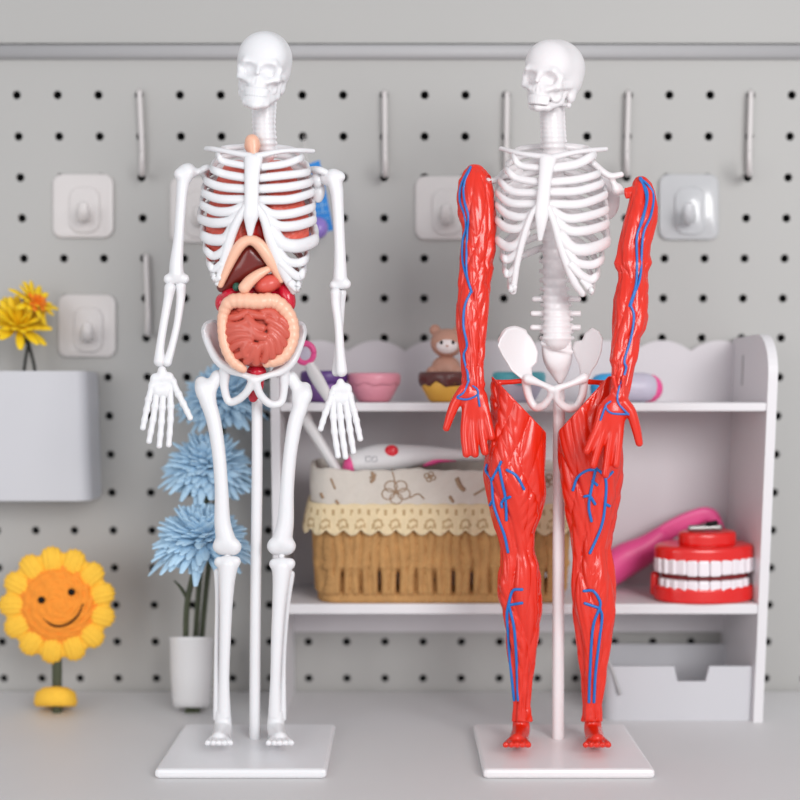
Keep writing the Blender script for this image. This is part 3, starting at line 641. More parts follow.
def make_arm(O, hand, seed, vl, hv, peg, dcs):
    O = np.array(O, float)
    s = muscle(O, .85, dcs, None, .8, peg, (2.4, .5), .022, seed)
    arm = part('muscle_arm', s.mesh(), 'red', Rm)
    fingers, thumb, wrist = hand
    A = np.array([p for F in fingers for p in F]+[(t[0], t[1]) for t in thumb]+[(w[0], w[1]) for w in wrist])
    h = SDF((A[:, 0].min()-9, A[:, 1].min()-24, dcs[1]-16), (A[:, 0].max()+9, A[:, 1].max()+9, dcs[1]+26), .8)
    hand_red(None, wrist, fingers, thumb, dcs[1]+2)(h)
    ho = part('muscle_hand', h.mesh(), 'red', Rm)
    veins(s, arm, vl); veins(h, ho, hv, 1.05)
OA1 = [(164, 470, 479), (170, 465, 485), (180, 460, 490), (190, 458.5, 492.5), (200, 458, 494), (215, 459, 495), (230, 463, 495.5), (237, 463, 494), (250, 461.5, 495.5), (263, 460.5, 491.5), (268, 460, 492.5), (284, 458.5, 489.5), (290, 459, 490.5), (304, 456.5, 489), (323, 457, 487), (335, 458.5, 486), (345, 460, 484.5), (356, 461.5, 484.5), (368, 462.5, 482.6), (384, 463, 484.5), (392, 466, 482.5), (399, 468, 480)]
def peg1(s): s.cap((480, 176, 8), (487, 179, 6), 6.5, 5, 2); s.ell((489, 179, 9), (4, 4, 5), 1.5, True)
make_arm(OA1, ([[(468, 398), (466, 414), (464.5, 434), (466.3, 454)], [(473, 398), (472.5, 416), (473, 436), (475, 454)], [(478, 398), (480, 414), (482, 434), (485, 452)], [(482, 397), (485.5, 411), (488.5, 424), (491.5, 437)]],
 [(464, 390, 6), (456, 402, 5.4), (450.5, 415, 4.6), (446.3, 428, 3.6)], [(473.5, 383, 10.5), (473, 398, 13), (475, 410, 11)]), 0.4,
 [[(470.6, 167), (461.5, 184), (459.8, 200), (464.5, 215), (466, 228), (462.7, 241), (462.8, 262), (468, 281), (471.6, 292)], [(470.6, 167), (464, 185), (464.5, 201), (468.3, 216), (467.4, 231), (466.5, 255), (467, 275), (471, 290)],
  [(471.3, 291), (464.8, 306), (463.5, 326), (467, 345), (463.7, 356), (467.5, 372), (468, 380)]],
 [[(469, 380), (464, 392), (457.5, 396.6)], [(457.5, 398), (465, 399.5), (472, 398), (478, 394), (477, 389), (473, 386)], [(478, 394), (479.6, 406)]], peg1, (4, 16))
OA2 = [(176, 637, 645), (183, 633.5, 651), (191, 632, 654), (207, 627.5, 657.5), (215, 625, 657.5), (222, 623, 657), (238, 619.7, 652.5), (245, 618.5, 650), (254, 617.5, 649), (263, 615, 651), (268, 616.5, 649), (272, 619, 647.5), (278, 619, 648), (285, 617, 649), (300, 613.4, 648), (316, 613.2, 648), (330, 612.5, 645), (338, 612, 640), (350, 611, 639), (360, 609.5, 637.5), (367, 612, 635), (379, 612, 632), (390, 611.5, 629.5), (400, 613.5, 627), (408, 615, 624)]
def peg2(s):
    for i in range(3): s.cap((626+i*3.2, 189.5-.8*i, 6), (627+i*3.2, 197, 6), 1.9, 1.9, .8)
    s.cap((629, 193, 4), (640, 191, 5), 4.6, 7, 2)
make_arm(OA2, ([[(602, 410), (598, 426), (592, 440), (587, 451)], [(608, 412), (604.5, 428), (598.5, 447), (593.5, 465)], [(614, 412), (612, 430), (608.5, 452), (605.5, 474.5)], [(620, 412), (619.5, 430), (618, 449), (616.3, 465)]],
 [(624, 403, 6), (631, 412, 5.4), (636, 428, 4.8), (639.3, 443, 3.8)], [(619.5, 393, 9.5), (614, 410, 14), (611, 422, 11)]), 2.1,
 [[(640, 179), (647.5, 194), (643, 219), (637, 236), (637, 263), (636, 285), (629.5, 306)], [(640, 178), (649, 186), (653.5, 196), (651, 215), (643, 236), (640.5, 275), (634.5, 294), (630.5, 306)], [(641, 178), (646.5, 200), (640, 226)],
  [(630.6, 305), (634, 316), (631, 338), (624.5, 360), (626, 369), (619.5, 388)]],
 [[(619.5, 386), (617.5, 396), (619, 404), (628.5, 414.5)], [(628.5, 414), (618, 414), (610, 412.5), (605.5, 406), (610.5, 401.5)], [(605.5, 406), (600.5, 420)]], peg2, (4, 44))
OB1 = [(376, 491.5, 545), (420, 492, 545), (440, 488, 545), (458, 485.2, 545), (475, 484.2, 544.6), (496, 488, 544.6), (517, 492, 540.5), (528, 494, 536), (533, 496, 534.5), (549, 500.5, 534), (558, 501, 536), (567, 500, 539), (585, 498, 540.5), (600, 499.5, 540.5), (612, 503, 541), (630, 505.4, 539), (655, 509, 535), (680, 512.5, 531), (705, 514.5, 529), (722, 513, 531)]
OB2 = [(376, 558, 622), (420, 556.5, 622), (440, 557.5, 622.5), (458, 559, 622), (475, 561, 621.7), (496, 563, 619.6), (517, 567, 616.5), (528, 570, 614), (533, 571, 612.5), (549, 573, 609.5), (558, 573.5, 611), (567, 573.3, 613), (585, 572, 615.7), (600, 572, 616), (612, 573, 615.7), (630, 576, 612), (656, 579.5, 608), (680, 582, 604.5), (705, 584, 601), (722, 582.5, 602)]
def make_leg(O, cut, seed, vl, name, side, pegp, fx):
    s = muscle(O, .82, (4, 4), cut, 1.0, None, (3.1, .7), .014, seed, k_end=.6)
    s.chain(pegp, 1)
    leg = part('muscle_leg', s.mesh(), 'red', Rm)
    veins(s, leg, vl, 1.5)
    make_foot(Rm, fx, 738, 'red', side)
n1 = np.array([51, -49])/math.hypot(51, 49)   # cut faces of the thighs
c1 = n1.dot((494, 378)); n2 = np.array([-46, -42])/math.hypot(46, 42); c2 = n2.dot((557.5, 432))
make_leg(OB1, [(n1[0], n1[1], .0, c1)], .8, [
 [(487, 465), (486, 471), (491.5, 480.6), (494, 505.6), (504, 534), (508, 552)], [(491.5, 480), (496, 472), (499, 466.5), (501, 462)], [(499, 466.5), (502.5, 484), (505.6, 499), (506.5, 520)], [(505.6, 499), (510, 497)], [(505, 498), (501.5, 503), (502, 507)], [(507, 470), (516.5, 476), (524, 489)], [(492.5, 501), (490, 505)],
 [(522, 589.5), (513, 590.6), (509, 602.5), (507, 615), (508, 632), (510, 660), (514, 700)], [(522, 603), (509.5, 605)], [(509, 606), (514, 627.5), (516.5, 660), (518, 700)]], 'leg', -1, [(496, 382.5, 2, 2.9), (509, 382, 3, 2.5), (526, 380.5, 6, 2.7)], 521)
make_leg(OB2, [(n2[0], n2[1], .0, c2)], 2.3, [
 [(573, 490), (577.5, 477.5), (587, 470.6), (595, 469.7)], [(596, 468), (590, 496), (589, 509), (591.5, 521)], [(584.5, 496.5), (590, 495.5)], [(590, 495.5), (595, 504)], [(592.5, 481), (597, 485)], [(596, 468), (605.6, 479), (605, 505.6), (601, 527.5), (590, 553)], [(605.6, 479), (612.5, 472)], [(605.5, 504), (609.5, 506)],
 [(584, 591), (593, 591), (599, 599), (600, 607), (593, 627.5), (590, 673), (589, 702)], [(585, 603.4), (599, 608)], [(600, 609), (602, 618), (599, 643), (595.6, 673), (594, 702)]], 'leg', 1, [(611, 383, 2, 2.9), (600, 382.5, 3, 2.6), (585, 381.5, 6, 2.8)], 593)
make_stand(Rm, [(559, 392, -12, 6), (558.8, 480, -13, 6), (558.3, 600, -14, 6), (558, 744, -14, 6)], 557, 'bone2')

# ================================================================== setting
YB = 0.8055
def zb(y, Y=YB): return float(at(400, y, Y)[2])
z0, z13 = zb(95), zb(605); SV = (z0-z13)/13; SH = .03; X0 = float(at(57.5, 95, YB)[0])
# pegboard panel with real holes
pb = thing('pegboard', 'light grey metal pegboard full of round holes behind both skeleton models', 'pegboard', (0, YB, 0))
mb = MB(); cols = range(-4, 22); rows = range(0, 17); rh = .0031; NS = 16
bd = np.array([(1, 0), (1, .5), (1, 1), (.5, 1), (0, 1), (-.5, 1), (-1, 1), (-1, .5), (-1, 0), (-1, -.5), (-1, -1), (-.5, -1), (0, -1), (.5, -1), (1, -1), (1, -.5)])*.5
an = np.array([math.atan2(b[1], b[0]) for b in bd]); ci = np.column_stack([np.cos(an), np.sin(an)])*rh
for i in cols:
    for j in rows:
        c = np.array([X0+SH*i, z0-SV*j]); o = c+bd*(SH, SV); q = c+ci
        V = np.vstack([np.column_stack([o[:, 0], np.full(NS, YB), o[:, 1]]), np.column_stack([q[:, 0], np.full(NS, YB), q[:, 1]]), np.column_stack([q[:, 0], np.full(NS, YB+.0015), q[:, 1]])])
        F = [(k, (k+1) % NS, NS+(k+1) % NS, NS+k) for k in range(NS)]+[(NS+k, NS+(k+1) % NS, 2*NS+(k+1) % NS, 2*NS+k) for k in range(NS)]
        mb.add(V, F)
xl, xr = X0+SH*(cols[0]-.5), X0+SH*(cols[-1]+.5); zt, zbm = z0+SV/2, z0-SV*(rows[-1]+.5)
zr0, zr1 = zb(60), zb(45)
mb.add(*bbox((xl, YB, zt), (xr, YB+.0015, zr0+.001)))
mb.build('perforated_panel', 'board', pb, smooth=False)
# rolled rail along the top of the panel
n = 14; V = []; 
for X in (xl, xr):
    for k in range(n+1):
        a = math.pi*k/n; V.append((X, YB+.001-.006*math.sin(a)**.6, (zr0+zr1)/2-(zr0-zr1)/-2*math.cos(a)))
F = [(k, k+1, n+2+k, n+1+k) for k in range(n)]+[tuple(range(n+1)), tuple(range(n+1, 2*n+2)), (0, n, 2*n+1, n+1)]
ob('top_rail', np.array(V), F, 'rail', pb)
V, F = bbox((xl, YB+.0, zr1+.0012), (xr, YB+.0015, zr1+.12)); ob('upper_panel', V, F, 'board', pb, smooth=False)
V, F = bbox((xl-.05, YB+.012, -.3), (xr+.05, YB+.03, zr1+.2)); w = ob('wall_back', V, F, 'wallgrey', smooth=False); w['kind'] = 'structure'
V, F = bbox((-.6, -.05, -.03), (.6, YB-.002, 0), .003); tag(ob('desk', V, F, 'desk', smooth=False), 'pale white desk top in front of the pegboard, carrying the skeleton stands', 'desk')

# ---------------- pegboard hooks
SB = Space(YB)
def peg_hook(x0, y0, x1, y1, label):
    p = thing('pegboard_hook', label, 'hook', tuple(SB([x1, y1, 0])), 'white hooks on the pegboard')
    L1 = y1-y0
    part('hook_bar', tube([(x0, y0, -4), (x0, y0+1, 4), (x0, y0+4, 6), (x1, y1-L1*.3, 6), (x1, y1-6, 5)], [2.4, 2.7, 2.7, 2.7, 2.7], 24, 10, 1, ref=(1, 0, 0)), 'hookp', p, SB)
    part('hook_prong', tube([(x1, y1-6, 4), (x1, y1-3, 14), (x1, y1-6, 24), (x1, y1-16, 31), (x1, y1-24, 33)], [2.7, 3, 3, 2.9, 2.6], 24, 10, 1, ref=(1, 0, 0)), 'hookp', p, SB)
for a in [(139.5, 92, 142, 177, 'white pegboard hook left of the organ skeleton, above its shoulder'), (146, 257, 148, 337, 'white pegboard hook beside the forearm of the organ skeleton'),
          (384.5, 93, 385, 178, 'white pegboard hook midway between the two skulls'), (507, 94, 506.5, 178, 'white pegboard hook partly behind the collar bone of the red limbed skeleton'),
          (628.5, 93, 627, 177, 'white pegboard hook above the red shoulder right of the second skull'), (751, 93, 749.5, 177, 'white pegboard hook near the right edge above the clear adhesive hook')]: peg_hook(*a)
# ---------------- adhesive hooks
def adhesive(cx, cy, w, h, m, label, seed=0):
    p = thing('adhesive_hook', label, 'hook', tuple(SB([cx, cy+h/2, 0])), 'square adhesive hooks on the pegboard')
    part('base_plate', slab(rrect(cx, cy, w, h, w*.16), -.5, 4, 2), m, p, SB)
    part('hook_panel', slab(rrect(cx+w*.02, cy+h*.06, w*.5, h*.72, w*.18), 3.6, 6.5, 1.5), m, p, SB)
    part('hook_tongue', tube([(cx, cy+h*.02, 5), (cx, cy+h*.16, 9), (cx, cy+h*.2, 18), (cx, cy+h*.1, 25), (cx, cy-h*.02, 27)], [w*.11, w*.12, w*.11, w*.10, w*.09], 24, 12, .6, ref=(1, 0, 0)), m, p, SB)
adhesive(83, 206, 61, 64, 'hookp', 'white square adhesive hook, upper of two at the left edge'); adhesive(87, 326, 58, 63, 'hookp', 'white square adhesive hook, lower of two, beside the yellow flower')
adhesive(198, 210, 56, 66, 'hookp', 'white square adhesive hook half hidden behind the left ribs of the organ skeleton'); adhesive(446, 208, 62, 64, 'hookp', 'white square adhesive hook just left of the first red arm')
adhesive(689, 207, 60, 66, 'clear', 'clear plastic adhesive hook right of the second red arm')
# ---------------- hanging bin with the yellow flower
SBi = Space(.735)
pa, pbm = at(-60, 371, .762), at(91, 501, .762)
mb = MB(); x0, x1, zt_, zb_ = pa[0], pbm[0]-.0015, pa[2], pbm[2]; yb_ = YB-.001; t = .0025
def shell(mb, o, i, zt, zb, fl):              # open-top container from two outlines
    n = len(o); 
    V = np.vstack([np.column_stack([o, np.full(n, zb)]), np.column_stack([o, np.full(n, zt)]), np.column_stack([i, np.full(n, zt)]), np.column_stack([i, np.full(n, zb+fl)])])
    F = []
    for r in range(3):
        for k in range(n): F.append((r*n+k, r*n+(k+1) % n, (r+1)*n+(k+1) % n, (r+1)*n+k))
    F += [tuple(range(n)), tuple(range(3*n, 4*n))]; mb.add(V, F)
o = rrect((x0+x1)/2, (.762+yb_)/2, x1-x0, yb_-.762, .010, 12); i_ = rrect((x0+x1)/2, (.762+yb_)/2, x1-x0-2*t, yb_-.762-2*t, .008, 12)
shell(mb, o, i_, zt_, zb_, .003)
tag(mb.build('hanging_bin', 'bin', None, False), 'pale grey plastic bin hung on the pegboard at left, holding a yellow flower', 'bin')
def petals(mb, c, axis, n, length, width, spread, mi=0, curl=.2, seed=0, thick=.28, layers=1):
    rng = np.random.default_rng(seed); axis = np.array(axis, float); axis /= np.linalg.norm(axis)
    u = np.cross(axis, (0, 0, 1) if abs(axis[2]) < .9 else (1, 0, 0)); u /= np.linalg.norm(u); v = np.cross(axis, u)
    for i in range(n):
        t = (i+.5)/n; th = spread[0]+(spread[1]-spread[0])*t**.6+rng.normal(0, .06); ph = i*2.399963+rng.normal(0, .12)
        rad = u*math.cos(ph)+v*math.sin(ph); d = axis*math.cos(th)+rad*math.sin(th); ln = length*(.72+.28*t)*(1+rng.normal(0, .09))
        bend = -axis*curl*ln*t+rad*.0
        P = [np.array(c)+d*ln*.05, np.array(c)+d*ln*.4, np.array(c)+d*ln*.75+bend*.35, np.array(c)+d*ln*.97+bend]
        mb.add(*tube(P, [width*.35, width*.85, width, width*.45], 9, 6, thick, ref=np.cross(d, axis)+1e-4), mi)
yf = thing('artificial_flower', 'yellow artificial flower with orange centre at the left edge, standing in the bin', 'flower', tuple(at(32, 372, .784)))
mb = MB(); c = at(19, 326, .779); petals(mb, c, (.25, -.6, .5), 40, .026, .0032, (.2, 1.5), 0, .1, 3); mb.build('blossom', 'yellow', yf)
mb = MB(); c2 = at(37, 303, .771); petals(mb, c2, (.5, -.4, .4), 26, .0085, .002, (.2, 1.5), 0, .1, 5); mb.build('flower_heart', 'orange', yf)
mb = MB(); c3 = at(34, 302, .776); petals(mb, c3, (.55, -.3, .5), 22, .019, .0026, (.7, 1.6), 0, .1, 8); mb.build('blossom', 'yellow', yf)
mb = MB(); mb.add(*tube([at(26, 325, .781), at(29, 345, .782), at(35, 371, .784), at(38, 420, .785)], .0013, 14, 8)); mb.add(*tube([at(22, 340, .784), at(24, 342, .784), at(33, 338, .784)], .0018, 8, 8)); mb.add(*tube([at(28, 345, .782), at(24, 372, .784), at(22, 420, .785)], .0012, 8, 8)); mb.build('stem', 'blackstem', yf)
# ---------------- blue flowers
def blue_flower(cx, cy, rpx, cal, stem, Y, axis, label, seed, branch=None):
    ys = lambda y: Y+.004+(.742-Y)*max(0, min(1, (y-cal[1])/(690-cal[1])))
    c = at(cal[0], cal[1], Y); rr = rpx*Y/FPX
    p = thing('artificial_flower', label, 'flower', tuple(at(stem[-1][0], stem[-1][1], Y)), 'blue artificial flowers')
    mb = MB(); petals(mb, c, axis, 330, rr*1.24, rr*.125, (.02, 1.85), 0, .18, seed, .35); mb.build('blossom', 'blue', p)
    mb = MB(); V, F = ellv((0, 0, 0), (rr*.24, rr*.24, rr*.3), 14, 8); mb.add(V+c-np.array(axis)*rr*.16, F)
    for k in range(6):
        a = k*math.pi/3; mb.add(*tube([c, c+np.array([math.cos(a), math.sin(a), .15])*rr*.3, c+np.array([math.cos(a), math.sin(a), .45])*rr*.52], [.0012, .0022, .0006], 6, 6, .4))
    mb.build('calyx', 'stem', p)
    mb = MB(); mb.add(*tube([at(x, y, ys(y)) for x, y in stem], .0021, 20, 8))
    if branch: mb.add(*tube([at(x, y, ys(y)) for x, y in branch], [.0015, .0012, .0006], 8, 8))
    mb.build('stem', 'stem', p)
blue_flower(222, 378, 36, (223, 400), [(223, 402), (222, 440), (214, 520), (205, 600), (198, 690), (197, 715)], .768, (-.05, -.25, .95), 'pale blue artificial flower behind the pelvis of the organ skeleton, topmost of three', 11)
blue_flower(213, 448, 38, (208, 468), [(208, 470), (205, 520), (198, 600), (193, 690), (192, 715)], .742, (.02, -.28, .95), 'pale blue artificial flower behind the left thigh bone, middle of three', 12)
blue_flower(205, 515, 41, (203, 541), [(203, 543), (196, 566), (187, 605), (186, 660), (188, 715)], .714, (.0, -.25, .95), 'pale blue artificial flower nearest the knee of the organ skeleton, lowest of three', 13, [(188, 600), (181, 588), (174.5, 581)])
vz = at(192, 717, .752); SV_ = Space(.745)
mb = MB(); mb.add(*lathe([(1, 36), (17, 36), (19, 30), (21, 0), (21.5, -30), (23, -34), (21, -34), (19.5, -28), (18, 5), (1, 6)], 192, 690, 0, 28)); V = SV_(np.concatenate(mb.V)); V[:, 2] -= V[:, 2].min()
tag(ob('vase', V, mb.F, 'wplast'), 'small plain white vase holding the blue flower stems', 'vase')
# ---------------- crochet sunflower
SF = Space(.745); sf = thing('crochet_sunflower', 'smiling crochet sunflower with orange face and yellow petals at the lower left', 'soft toy', tuple(at(57, 735, .745)))
s = SDF((15, 560, -16), (102, 650, 26), 1.0); X, Y_, Z = s.grid(); fx, fy = 57.5, 605
rr = np.sqrt((X-fx)**2+(Y_-fy)**2); an = np.arctan2(Y_-fy, X-fx)
D = np.sqrt((rr/40)**2+(Z/15)**2); D = (D-1)*15-.9*np.abs(np.sin(rr*math.pi/7.2))-.5*np.sin(an*np.maximum(6, np.round(rr/2.2))+rr)
s.F = D.astype(np.float32); part('face', s.mesh(), 'yarn', sf, SF)
for k in range(13):
    a = math.radians(-97+27.7*k); px, py = fx+44*math.cos(a), fy+44*math.sin(a)
    s = SDF((px-20, py-20, -14), (px+20, py+20, 14), 1.0); X, Y_, Z = s.grid(); dx, dy = X-px, Y_-py
    lr, lt = dx*math.cos(a)+dy*math.sin(a), -dx*math.sin(a)+dy*math.cos(a)
    D = (np.sqrt((lr/14)**2+(lt/12.5)**2+(Z/8.5)**2)-1)*8.5-1.0*np.abs(np.sin(lt*.62))
    s.F = D.astype(np.float32); part('petal', s.mesh(), 'yarny', sf, SF)
for x, y in ((41.5, 600), (71.5, 592)):
    V, F = ellv((x, y, 15), (3.7, 3.7, 3), 14, 8); part('eye', (V, F), 'black', sf, SF)
part('smile', tube([(44, 619, 13.5), (54, 626, 14), (68, 624, 14.5), (78, 615, 13.5), (83, 604, 12.5)], [.8, 1, 1, 1, .8], 24, 6), 'black', sf, SF)
part('stem', tube([(57, 650, -2), (57, 690, -2), (57, 733, -2)], 5, 10, 12, ref=(1, 0, 0)), 'stem', sf, SF)
mb = MB(); mb.add(*lathe([(1, 12), (20, 12), (22, 8), (20, -2), (12, -7), (1, -8)], 57, 0, 0, 28)); V = np.concatenate(mb.V); V = SF(V+np.array([0, 728, 0])); V[:, 2] -= V[:, 2].min(); ob('base', V, mb.F, 'yarny', sf)

# ================================================================== shelf rack
YF, YK = .722, YB-.006
zU1, zU0 = float(at(400, 402.5, YF)[2]), float(at(400, 411.5, YF)[2])
zL1, zL0 = float(at(400, 604, YF)[2]), float(at(400, 614.5, YF)[2])
xLo = float(at(272, 500, YF)[0]); xLi = float(at(281, 500, YF)[0]); xRi = float(at(763, 500, YF)[0]); xRo = float(at(772.5, 500, YF)[0])
rk = thing('shelf_rack', 'white two tier shelf rack with scalloped back panel standing against the pegboard', 'shelf', ((xLo+xRo)/2, (YF+YK)/2, 0))
def scal(x): return 340.5+ (11.5*abs(math.sin(math.pi*(x-691)/57.2+math.pi/2*0)) *-1+11.5)
xs = np.linspace(292, 742, 180); zz0 = float(at(400, 632, YK)[2])
topz = [float(at(400, 351.5-11*abs(math.sin(math.pi*(x-691)/57.2))**.8, YK)[2]) for x in xs]; xw = [float(at(x, 345, YK)[0]) for x in xs]
xw[0] = xLi; xw[-1] = xRi
o0 = np.array([(x, YK, z) for x, z in zip(xw, topz)]+[(xRi, YK, zz0), (xLi, YK, zz0)]); o1 = o0.copy(); o1[:, 1] += .004
V, F = prism(None, o0, o1); ob('back_panel', V, F, 'shelfback', rk, smooth=False)
V, F = bbox((xLi, YF, zU0), (xRi, YK, zU1), .0012); ob('shelf', V, F, 'shelf', rk, smooth=False)
V, F = bbox((xLi, YF, zL0), (xRi, YK, zL1), .0012); ob('shelf', V, F, 'shelf', rk, smooth=False)
zS = float(at(400, 341, YK)[2])+.002
prof = [(YF, 0), (YF, zS-.03)]+[(YF+.03*(1-math.cos(a))*.9, zS-.03+.03*math.sin(a)) for a in np.linspace(.1, math.pi/2, 10)]+[(YK+.004, zS), (YK+.004, 0)]
for xa, xb in ((xLo, xLi), (xRi, xRo)):
    V, F = prism(None, np.array([(xa, y, z) for y, z in prof]), np.array([(xb, y, z) for y, z in prof])); sp_ = ob('side_panel', V, F, 'shelf', rk, smooth=False)
    xi = xb if xa == xLo else xa; sgn = 1 if xa == xLo else -1
    V, F = bbox((min(xi, xi+sgn*.0006), .775, zU1+.012), (max(xi, xi+sgn*.0006), .7775, zU1+.034)); ob('slot', V, F, 'rail', sp_, smooth=False)
# storage bin under the lower shelf
xa, xb = float(at(606, 666, YF+.004)[0]), float(at(759, 666, YF+.004)[0]); zt2 = float(at(400, 665, YF+.004)[2])
sb = thing('storage_bin', 'open white plastic storage bin under the lower shelf with a notched front', 'bin', ((xa+xb)/2, .76, 0))
o = rrect((xa+xb)/2, (YF+.004+.795)/2, xb-xa, .791-YF, .008); i_ = rrect((xa+xb)/2, (YF+.004+.795)/2, xb-xa-.005, .786-YF, .0065)
n = len(o); nx0, nx1 = float(at(675, 666, YF+.004)[0]), float(at(709, 666, YF+.004)[0])
# outline resampled along the front so that the notch can be cut
def resamp(o, xsx):
    fy = o[:, 1].min(); out = [p for p in o if not (abs(p[1]-fy) < 1e-6)]
    fr = [p for p in o if abs(p[1]-fy) < 1e-6]; f0, f1 = min(p[0] for p in fr), max(p[0] for p in fr)
    k = [i for i, p in enumerate(o) if abs(p[1]-fy) < 1e-6]
    return np.array([tuple(p) for p in o[:k[0]]]+[(f0, fy)]+[(x, fy) for x in xsx]+[(f1, fy)]+[tuple(p) for p in o[k[-1]+1:]])
xsx = [nx0-.0005, nx0+.002, nx0+.004, nx1-.004, nx1-.002, nx1+.0005]; o = resamp(o, xsx); i_ = resamp(i_, xsx); n = len(o)
def ztop(p, fy): return zt2-(.011 if abs(p[1]-fy) < .004 and nx0 < p[0] < nx1 else 0)
fy = o[:, 1].min(); zo = np.array([ztop(p, fy) for p in o])
V = np.vstack([np.column_stack([o, np.full(n, .001)]), np.column_stack([o, zo]), np.column_stack([i_, zo]), np.column_stack([i_, np.full(n, .004)])]); F = []
for r in range(3):
    for k in range(n): F.append((r*n+k, r*n+(k+1) % n, (r+1)*n+(k+1) % n, (r+1)*n+k))
F += [tuple(range(n)), tuple(range(3*n, 4*n))]; V[:, 2] -= .001
ob('bin_body', V, F, 'bin', sb, smooth=False)
V, F = tube([(xa+.002, YF+.02, zt2-.004), (xa-.001, YF+.012, zt2+.006), (xa+.004, YF+.006, zt2-.002), (xa+.01, YF+.002, zt2-.02)], .0014, 20, 8); ob('handle', V, F, 'rail', sb)

# ================================================================== things on the upper shelf
SU = Space(.745)
def drop(V, z): V = V.copy(); V[:, 2] += z-V[:, 2].min(); return V
def bowl(name, label, cx, hw, h, mats, wavy=0, rimh=.36, group=None):
    prof = [(1, 0), (hw*.55, 0), (hw*.66, -h*.10), (hw*.86, -h*.42), (hw*.95, -h*.62)]
    rim = [(hw*.955, -h*.60), (hw*1.02, -h*.70), (hw*1.03, -h*.9), (hw*.98, -h), (hw*.8, -h*1.02), (hw*.7, -h*.8), (1, -h*.74)]
    prof += [(hw*.9, -h*.75), (1, -h*.76)]
    V, F = lathe(prof, cx, 402.5, 0, 36); V = drop(SU(V), zU1)
    p = thing(name, label, 'bowl', (float(V[:, 0].mean()), float(V[:, 1].mean()), zU1), group)
    ob('bowl_body', V, F, mats[0], p)
    V2, F2 = lathe(rim, cx, 402.5, 0, 48)
    if wavy:
        a = np.arctan2(V2[:, 2], V2[:, 0]-cx); V2[:48, 1] += wavy*np.sin(a[:48]*9)+wavy*.5*np.sin(a[:48]*5+1); V2[48:96, 1] += wavy*.6*np.sin(a[48:96]*9)
    V2 = SU(V2); V2[:, 2] += zU1-float(SU(np.array([cx, 402.5, 0]))[2]); ob('rim', V2, F2, mats[1], p)
    return p
bowl('bowl', 'purple toy bowl with darker rim on the upper shelf, leftmost of the toy bowls', 324, 23, 31, ('purple', 'purpled'), 1, group='toy bowls on the upper shelf')
bowl('bowl', 'pink toy bowl on the upper shelf beside the skeleton hand', 374, 26, 29, ('pinkbowl', 'pinkbowl'), 1.2, group='toy bowls on the upper shelf')
bowl('bowl', 'golden bun shaped bowl with dripping chocolate rim, a brown bear sitting in it', 446, 27, 30, ('bun', 'choco'), 2.4, group='toy bowls on the upper shelf')
bowl('bowl', 'pale lilac toy bowl with teal rim behind the pelvis of the red limbed skeleton', 519, 26, 30, ('lilac', 'teal'), 1, group='toy bowls on the upper shelf')
br = thing('bear_figurine', 'small tan bear figurine with pale face sitting in the chocolate rimmed bowl', 'figurine', tuple(SU([446, 378, 0])))
s = SDF((415, 335, -30), (478, 384, 30), 1.1); s.ell((446, 369, 0), (15, 14, 13), 3); s.ell((433, 372, 9), (7, 6, 6), 3); s.ell((458, 372, 9), (7, 6, 6), 3); part('body', s.mesh(), 'brownfur', br, SU)
s = SDF((415, 312, -28), (478, 366, 30), 1.1); s.ell((447, 343, 2), (16.5, 14.5, 14), 3); s.ell((435, 330, 0), (5.6, 5.6, 4), 2); s.ell((459, 330, 0), (5.6, 5.6, 4), 2); hd_ = part('head', s.mesh(), 'brownfur', br, SU)
V, F = ellv((447, 345, 7.5), (12.5, 9.5, 10), 20, 12); part('face', (V, F), 'face', hd_, SU)
for x in (441.5, 453): V, F = ellv((x, 342.5, 16), (1.7, 2, 1.6), 10, 8); part('eye', (V, F), 'black', hd_, SU)
V, F = ellv((447, 346, 17.4), (1.3, 1, 1), 8, 6); part('nose', (V, F), 'brownfur', hd_, SU)
# toy mirror leaning on the purple bowl
SM = Space(.716)
mr = thing('toy_mirror', 'toy hand mirror with pink ring and white handle leaning at the purple bowl', 'toy', tuple(SM([330, 402, -6])))
t_ = np.linspace(0, 2*math.pi, 33); mb = MB(); mb.add(*tube([(305+8.6*math.cos(a), 353+9.6*math.sin(a), 4-.1*9.6*math.sin(a)) for a in t_], 3.2, 33, 10, 1, ref=(0, 0, 1), spline=False, caps=False)); V = np.concatenate(mb.V); part('ring', (V, mb.F), 'pink', mr, SM)
V, F = ellv((305, 353, 4), (8.4, 9.4, 2), 24, 10); part('mirror_disc', (V, F), 'lilac', mr, SM)
part('handle', tube([(308.5, 363, 3), (315, 375, 1), (322, 387, -2), (329, 399, -5)], [5, 6.4, 6, 4.8], 16, 12, .6, ref=(1, 0, 0)), 'wplast', mr, SM)
# capsule toy
cpx = thing('capsule_toy', 'rounded blue and white capsule toy with pink end beside the red arm', 'toy', tuple(SU([628, 402, 0])))
def turned(prof, cy, cd, seg=28):             # lathe about the x axis
    V, F = lathe([(r, x) for r, x in prof], 0, 0, 0, seg); return np.column_stack([V[:, 1], cy+V[:, 0], cd+V[:, 2]]), F
V, F = turned([(.5, 590), (8, 591), (12, 595), (14, 601), (14.6, 611), (14, 613), (.5, 613)], 387.5, 0); part('blue_cap', (V, F), 'skyblue', cpx, SU)
V, F = turned([(.5, 612), (14.6, 612), (15, 620), (15, 643), (13.6, 650), (10, 655.5), (5, 658.5), (.5, 659)], 387.5, 0); part('body', (V, F), 'lilac', cpx, SU)
V, F = turned([(.5, 640), (14.8, 641), (14.8, 647), (13, 655), (9, 660), (4, 662.5), (.5, 663)], 388.2, -4); part('pink_cap', (V, F), 'pink', cpx, SU)

